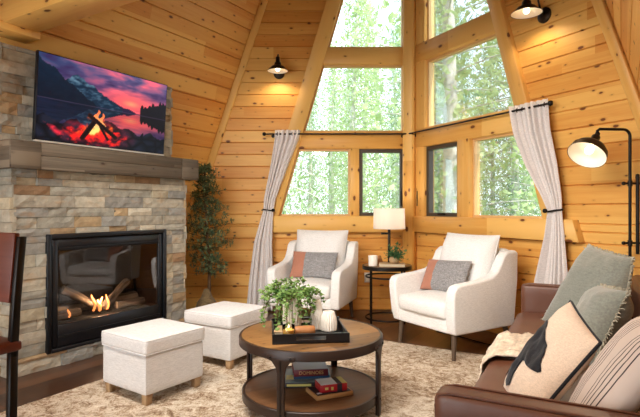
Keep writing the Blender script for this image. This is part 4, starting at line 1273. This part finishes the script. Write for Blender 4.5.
def curtain(P,tab,label,nf=6,off=.10,tie=1.21,side=1):
    """tab rows (z, s_inner, s_outer, fold depth)"""
    base=P((tab[0][1]+tab[0][2])/2,0,off); t=thing('curtain',label,'curtain',base,0,'tied-back linen curtains')
    m=MB(); nu,nz=nf*10,60; zt=tab[-1][0]; zb=tab[0][0]
    for j in range(nz+1):
        z=zb+(zt-zb)*j/nz; s0,s1,am=interp(tab,z)
        for i in range(nu+1):
            w=i/nu; ph=w*nf*2*PI+.5*math.sin(z*2+w*4)
            s=s0+(s1-s0)*w+ .25*abs(s1-s0)/nf*math.sin(2*ph)*.3
            d=off+am*(2.0*abs(math.sin(ph/2+.3+.5*math.sin(w*7)))-1.0)*(.8+.35*math.sin(w*11+z*.7))
            m.v.append(P(s,z,d)-base); m.col.append((1,1,1,1))
    for j in range(nz):
        for i in range(nu):
            m.f.append([j*(nu+1)+i,j*(nu+1)+i+1,(j+1)*(nu+1)+i+1,(j+1)*(nu+1)+i]); m.uv.append(None)
    c=m.build('cloth',M['curtain'],t,smooth=80); sd=c.modifiers.new('s','SOLIDIFY'); sd.thickness=.004; sd.offset=0
    s0,s1,am=interp(tab,tie)
    b=MB(); pts=[]
    for k in range(24):
        an=2*PI*k/24; pts.append(P((s0+s1)/2+(abs(s1-s0)/2+.008)*math.cos(an),tie+.01*math.cos(an),off+(am+.015)*math.sin(an))-base)
    b.tube(pts,.008,8,closed=True); b.build('tieback',M['iron'],t,smooth=60)
    b=MB(); hk=P(s0 if side<0 else s1,tie,off)-base
    b.tube([P((s1 if side>0 else s0)+.02*side,tie,.005)-base,P((s1 if side>0 else s0)+.02*side,tie,off+.02)-base],.006,8)
    b.build('tieback_hook',M['iron'],t,smooth=60); b=MB()
    b.lathe([(.001,-.02),(.016,-.014),(.021,0),(.016,.014),(.001,.02)],P(s0 if side>0 else s0,tie,off+am+.03)-base,14)
    b.build('tieback_knob',M['iron'],t,smooth=60)
    for k in range(nf):
        e=MB()
        w=(k+.5)/nf; s0,s1,am=interp(tab,2.118); s=s0+(s1-s0)*w
        pts=[P(s,2.118+.024*math.sin(a),off+.024*math.cos(a))-base for a in [2*PI*q/14 for q in range(14)]]
        e.tube(pts,.004,6,closed=True)
        e.build('grommet_ring',M['iron'],t,smooth=60)
    return t
KL=lambda px,Y=5.95:(C0.x-(px-320)/500*Y)
def KR(px,off=.12):
    r=(px-320)/500; q=C0+RN*off
    return (r*q.y-q.x)/(RX.x-r*RX.y)
curtain(LP,[(.02,KL(274),KL(246),.045),(.35,KL(273.5),KL(248.5),.04),(.83,KL(272.5),KL(254),.030),(1.12,KL(273),KL(261),.020),(1.21,KL(273.5),KL(263.5),.018),(1.34,KL(275.5),KL(264),.022),(1.75,KL(288),KL(271),.030),(2.05,KL(298),KL(275),.032),(2.165,KL(300),KL(275.5),.030)],
        'greige linen curtain tied back at the left end of the window wall',nf=5,side=1)
curtain(RP,[(.02,KR(532),KR(568),.05),(.60,KR(535.5),KR(566.5),.045),(1.0,KR(545),KR(562.5),.030),(1.21,KR(547.5),KR(560),.022),(1.32,KR(542.5),KR(560),.026),(1.62,KR(525),KR(555.5),.035),(1.9,KR(513.5),KR(549),.036),(2.165,KR(508),KR(546.5),.034)],
        'greige linen curtain tied back at the right end of the window wall',nf=7,side=-1)

# ---------------------------------------------------------------- wall sconces
def sconce(P,N_,s,zc,label,r=.105,outv=.20):
    base=P(s,zc,.001); ang=math.atan2(N_.y,N_.x)+PI/2     # local -y points into the room
    t=thing('wall_sconce',label,'sconce',base,ang,'bronze barn-style wall sconces')
    Ry_=Matrix.Rotation(PI/2,3,'X')
    m=MB(); m.lathe([(.068,0),(.068,.010),(.060,.018),(.02,.022),(0,.022)],(0,0,0),28,R=Ry_); m.build('wall_plate',M['bronze'],t,smooth=50)
    m=MB(); m.tube([(0,-.01,.0),(0,-.05,.02),(0,-.075,.09),(0,-.10,.16),(0,-.15,.185),(0,-.19,.165),(0,-outv,.13)],.0085,10); m.build('gooseneck_arm',M['bronze'],t,smooth=60)
    m=MB(); m.lathe([(.0,.145),(.018,.143),(.024,.135),(.026,.085),(.036,.075),(.042,.045),(.075,.028),(.098,.002),(r,-.022),(r,-.026),(r-.003,-.024),(.094,-.001),(.07,.022),(.038,.038),(.03,.06),(0,.06)],(0,-outv,0),36); m.build('shade',M['bronze'],t,smooth=50)
    m=MB(); m.lathe([(r-.004,-.024),(.093,-.003),(.069,.020),(.036,.036),(0,.04)],(0,-outv,0),36,cap=False); m.build('shade_lining',M['white_enamel'],t,smooth=50)
    m=MB(); m.lathe([(.0,-.030),(.018,-.024),(.028,-.004),(.022,.02),(.012,.035)],(0,-outv,.0),18,cap=False); m.build('bulb',M['bulb'],t,smooth=60)
    p=base+N_*outv+Z*(-.045)
    l=bpy.data.lights.new('sconce_light','SPOT'); l.energy=8; l.color=(1,.78,.5); l.spot_size=math.radians(150); l.spot_blend=.5; l.shadow_soft_size=.03
    lo_=bpy.data.objects.new('sconce_light',l); COL.objects.link(lo_); lo_.location=p
    return t
sconce(LP,LN,1.61,2.865,'small bronze barn sconce glowing on the left prow wall',r=.122)
sconce(RP,RN,1.87,2.93,'bronze barn sconce glowing at the top of the right prow wall',r=.13,outv=.23)

# ---------------------------------------------------------------- floor lamp
flp=thing('floor_lamp','tall dark metal arc floor lamp with dome shade behind the sofa','lamp',(2.235,3.605,.0005))
m=MB(); m.lathe([(.105,0),(.105,.018),(.098,.024),(.015,.028),(0,.028)],n=32); m.build('base',M['iron'],flp,smooth=50)
zt_=1.80
m=MB(); 
pts=[(0,0,.02),(0,0,zt_-.05)]+[(-.05+.05*math.cos(a),0,zt_-.05+.05*math.sin(a)) for a in [PI/2*k/5 for k in range(1,6)]]+[(-.225,-.01,zt_),(-.24,-.01,zt_-.012),(-.24,-.01,zt_-.035)]
m.tube(pts,.0105,10); m.build('pole',M['iron'],flp,smooth=60)
m=MB(); m.tube([(.055,0,.9),(.055,0,1.45)],.012,10); m.lathe([(.001,.03),(.012,.024),(.015,.0),(.006,-.02),(.001,-.02)],(.055,0,1.45),12)
for z in(1.41,.98):
    m.tube([(-.045,0,z),(.10,0,z)],.008,8); m.lathe([(.001,-.014),(.012,-.01),(.015,0),(.012,.01),(.001,.014)],(-.045,0,z),12); m.lathe([(.016,-.02),(.016,.02)],(0,0,z),12)
m.build('counter_rod',M['iron'],flp,smooth=60)
Rs=Matrix.Rotation(math.radians(20),3,'Y')@Matrix.Rotation(math.radians(-8),3,'X')
hp=Vector((-.24,-.01,zt_-.035))
Rs=Matrix.Rotation(math.radians(36),3,'Y')@Matrix.Rotation(math.radians(-20),3,'X')@Matrix.Scale(.86,3)
m=MB(); m.lathe([(.0,.012),(.012,.010),(.018,-.01),(.022,-.03),(.034,-.035),(.036,-.085),(.028,-.09),(.030,-.105),(.052,-.115),(.075,-.135),(.118,-.155),(.142,-.19),(.150,-.235),(.153,-.245),(.150,-.246),(.138,-.19),(.110,-.162),(.05,-.13),(0,-.125)],hp,40,R=Rs); m.build('lamp_shade',M['bronze'],flp,smooth=50)
m=MB(); m.lathe([(.149,-.244),(.137,-.192),(.108,-.165),(.05,-.133),(0,-.128)],hp,40,R=Rs,cap=False); m.build('shade_lining',M['white_enamel'],flp,smooth=50)
m=MB(); m.lathe([(.012,-.13),(.022,-.15),(.034,-.185),(.026,-.215),(.001,-.225)],hp,18,R=Rs,cap=False); m.build('bulb',M['bulb'],flp,smooth=60)
m=MB(); m.lathe([(.0,-.018),(.014,-.012),(.018,0),(.014,.012),(0,.018)],hp,12); m.build('swivel_knuckle',M['iron'],flp,smooth=60)
l=bpy.data.lights.new('floor_lamp_light','SPOT'); l.energy=8; l.color=(1,.84,.62); l.spot_size=math.radians(120); l.spot_blend=.6; l.shadow_soft_size=.03
lo_=bpy.data.objects.new('floor_lamp_light',l); COL.objects.link(lo_); lo_.location=flp.location+hp+Rs@Vector((0,0,-.235)); lo_.rotation_euler=Rs.normalized().to_euler()
cd=MB(); pts=[]
for k in range(15):
    t=k/14; p=V3(2.12,3.72,0).lerp(V3(1.15,4.95,0),t); pts.append(p-V3(1.6,4.3,0)+V3(.03*math.sin(t*9),.05*math.sin(t*7)+.10*math.sin(t*PI),.006))
cd.tube(pts,.005,6); c=cd.build('power_cord',M['iron'],smooth=60); c.location=(1.6,4.3,0); tag(c,'black power cord on the floor behind the right-hand armchair','cord')

# ---------------------------------------------------------------- artificial tree
at=thing('artificial_tree','tall slim dark green tree between the fireplace and the curtain','tree',(-1.245,5.50,.0005))
m=MB(); m.lathe([(.0,.0),(.10,.0),(.115,.02),(.12,.14),(.105,.20),(.06,.26),(.035,.33),(.03,.345)],n=24,flute=.05,nf=7); m.build('burlap_wrap',M['burlap'],at,smooth=60)
tr_=MB(); lfm=MB(); r5=random.Random(12)
trunk=[Vector((.03*math.sin(z*3),.02*math.cos(z*4),z)) for z in [.2+.1*k for k in range(16)]]
tr_.tube(trunk,[.020-.0009*k for k in range(16)],8)
for i in range(110):
    z=.52+1.22*(i/109); an=i*2.4; q=max(0,1-abs((z-.95)/.95)); L_=(.06+.20*q)*r5.uniform(.6,1.15)
    p0=Vector((.03*math.sin(z*3),.02*math.cos(z*4),min(z,1.66))); 
    d=Vector((math.cos(an),math.sin(an),r5.uniform(-.1,.55)))
    path=[p0+d*L_*t+Vector((0,0,-.10*L_*t*t)) for t in(0,.35,.7,1)]
    tr_.tube(path,[.005,.004,.003,.0015],5)
    for k in(1,2,3):
        for c_ in range(2):
            cc=path[k]+Vector([r5.uniform(-.035,.035) for _ in range(3)])
            for r_ in range(9):
                dd=Vector([r5.uniform(-1,1) for _ in range(3)])+d*.4
                leaf(lfm,cc,dd,Vector((0,0,1)),r5.uniform(.03,.055),.017)
tr_.build('trunk',M['brown_bark'],at,smooth=60); lfm.build('foliage',M['olive'],at)

# ---------------------------------------------------------------- outside
gm=MB(); gm.box((6,34,-1.05),(110,64,.1)); gm.build('ground_outside',M['mat_moss'],kind='structure')
RT=random.Random(21)
def tree_meshes(kind,seed):
    r=random.Random(seed); H=r.uniform(13,17); tk=MB(); fo=MB()
    lean=r.uniform(-.3,.3)
    tk.tube([(lean*t*t,.2*math.sin(t*3+seed),H*t) for t in [k/10 for k in range(11)]],[.16*(1-.85*k/10)+.02 for k in range(11)],9)
    nb=78 if kind=='leafy' else 96
    for i in range(nb):
        t=(i+.5)/nb; z=1.6+(H-1.8)*t; an=i*2.4+r.uniform(-.4,.4)
        L_=(1.75 if kind=='leafy' else 1.9)*(1-t)**.6*r.uniform(.55,1.1)+.3
        d=Vector((math.cos(an),math.sin(an),.35 if kind=='leafy' else -.18)); p0=Vector((lean*(z/H)**2,0,z))
        path=[p0+d*L_*k/3+Vector((0,0,-.06*k*k*L_/3)) for k in range(4)]
        tk.tube(path,[.028,.02,.014,.006],4)
        for k in range(48):
            q=r.uniform(.15,1.05); s_=q*3; a=int(min(2,s_)); p=path[a].lerp(path[a+1],s_-a)+Vector([r.gauss(0,.20) for _ in range(3)])
            dd=Vector([r.uniform(-1,1) for _ in range(3)])
            leaf(fo,p,dd,Vector((r.uniform(-1,1),r.uniform(-1,1),1)),r.uniform(.12,.22) if kind=='leafy' else r.uniform(.18,.30),r.uniform(.10,.17) if kind=='leafy' else .075)
    return tk,fo
protos=[]
for kind,seed in(('leafy',1),('pine',2),('leafy',3),('pine',4)):
    tk,fo=tree_meshes(kind,seed)
    t=thing('forest_tree' if kind=='leafy' else 'pine_tree','x','tree')
    tk.build('trunk',M['bark'],t,smooth=60); fo.build('foliage',M['leaf_out' if kind=='leafy' else 'needle_out'],t)
    protos.append((t,kind))
spots=[]; tries=0
while len(spots)<52 and tries<9000:
    tries+=1
    Y=RT.choice([RT.uniform(11,18),RT.uniform(16,34),RT.uniform(28,60)]); r=RT.uniform(-.18,.60)
    p=(r*Y,Y)
    if all(math.hypot(p[0]-q[0],p[1]-q[1])>3.9 for q in spots): spots.append(p)
spots.sort(key=lambda p:p[1])
for i,(x,y) in enumerate(spots):
    pr,kind=protos[i%4]; o=pr if i<4 else copy_tree(pr)
    o.location=(x,y,-1.0); o.rotation_euler.z=RT.uniform(0,6.28); s=RT.uniform(.85,1.15); o.scale=(s,s,s)
    left=x/y<.20; near=y<17
    side='left-hand' if left else 'right-hand'
    k_='pale-barked leafy tree' if kind=='leafy' else 'pale-barked pine with drooping needles'
    o['label']='%s %s outside the %s prow windows'%(k_,'nearest the house' if near else 'deeper in the forest',side)
    o['group']='%s %s trees outside the %s windows'%('near' if near else 'far',kind,side)

# ---------------------------------------------------------------- light
w=bpy.data.worlds.new('World'); scn.world=w; w.use_nodes=True
nt=w.node_tree; bg=nt.nodes['Background']
tc=nt.nodes.new('ShaderNodeTexCoord'); sp_=nt.nodes.new('ShaderNodeSeparateXYZ'); nt.links.new(tc.outputs['Generated'],sp_.inputs[0])
c=ramp(nt,sp_.outputs[2],[(0,(.86,.93,1)),(.5,(.62,.78,1))]); nt.links.new(c,bg.inputs[0]); bg.inputs[1].default_value=3.0
def sun(el,az,e,col=(1,.96,.88)):
    l=bpy.data.lights.new('sun','SUN'); l.energy=e; l.color=col; l.angle=math.radians(1.5)
    o=bpy.data.objects.new('sun',l); COL.objects.link(o)
    d=Vector((math.cos(el)*math.sin(az),math.cos(el)*math.cos(az),math.sin(el)))  # towards the sun
    o.rotation_euler=d.to_track_quat('Z','Y').to_euler(); o.location=(0,-10,20)
sun(math.radians(50),math.radians(140),7)
def area(name,loc,target,size,e,col=(1,1,1)):
    l=bpy.data.lights.new(name,'AREA'); l.shape='RECTANGLE'; l.size=size[0]; l.size_y=size[1]; l.energy=e; l.color=col
    o=bpy.data.objects.new(name,l); COL.objects.link(o); o.location=loc
    d=Vector(loc)-Vector(target); o.rotation_euler=d.to_track_quat('Z','Y').to_euler(); return o
area('added_rear_fill',W(-2.0,-2.6,1.3),W(3,-2.6,1.4),(2.4,2.1),70,(.95,.98,1))  # added fill from behind the camera, standing in for light at the rear opening
for a_,n_ in((1.35,-2.7),(1.35,-2.05),(1.35,-1.4),(1.35,-.75)):
    al_=area('added_loft_fill',W(a_,n_,2.52),W(a_+2.2,n_,.4),(.4,.4),15,(1,.95,.88)); al_.data.spread=math.radians(115)  # unseen fill lights added under the loft, aimed forward at the seating
# daylight through the tall prow windows
#area('prow_left_daylight',LP(.75,2.6,.25),LP(.75,2.6,.25)+LN*3-Z*1.0,(1.2,2.6),55,(.94,.98,1))
#area('prow_right_daylight',RP(.85,2.6,.25),RP(.85,2.6,.25)+RN*3-Z*1.0,(1.3,2.6),55,(.94,.98,1))

# ---------------------------------------------------------------- camera
cam=bpy.data.cameras.new('camera'); co=bpy.data.objects.new('camera',cam); COL.objects.link(co); scn.camera=co
co.location=(0,0,1.23); co.rotation_euler=(PI/2,0,0); cam.sensor_width=36; cam.lens=28.125; cam.clip_end=300
l=bpy.data.lights.new('table_lamp_light','POINT'); l.energy=5; l.color=(1,.88,.72); l.shadow_soft_size=.04
lo_=bpy.data.objects.new('table_lamp_light',l); COL.objects.link(lo_); lo_.location=(.775,5.60,ztop+.56)
scn.view_settings.view_transform='Standard'; scn.view_settings.look='None'; scn.view_settings.exposure=.1; scn.view_settings.gamma=1
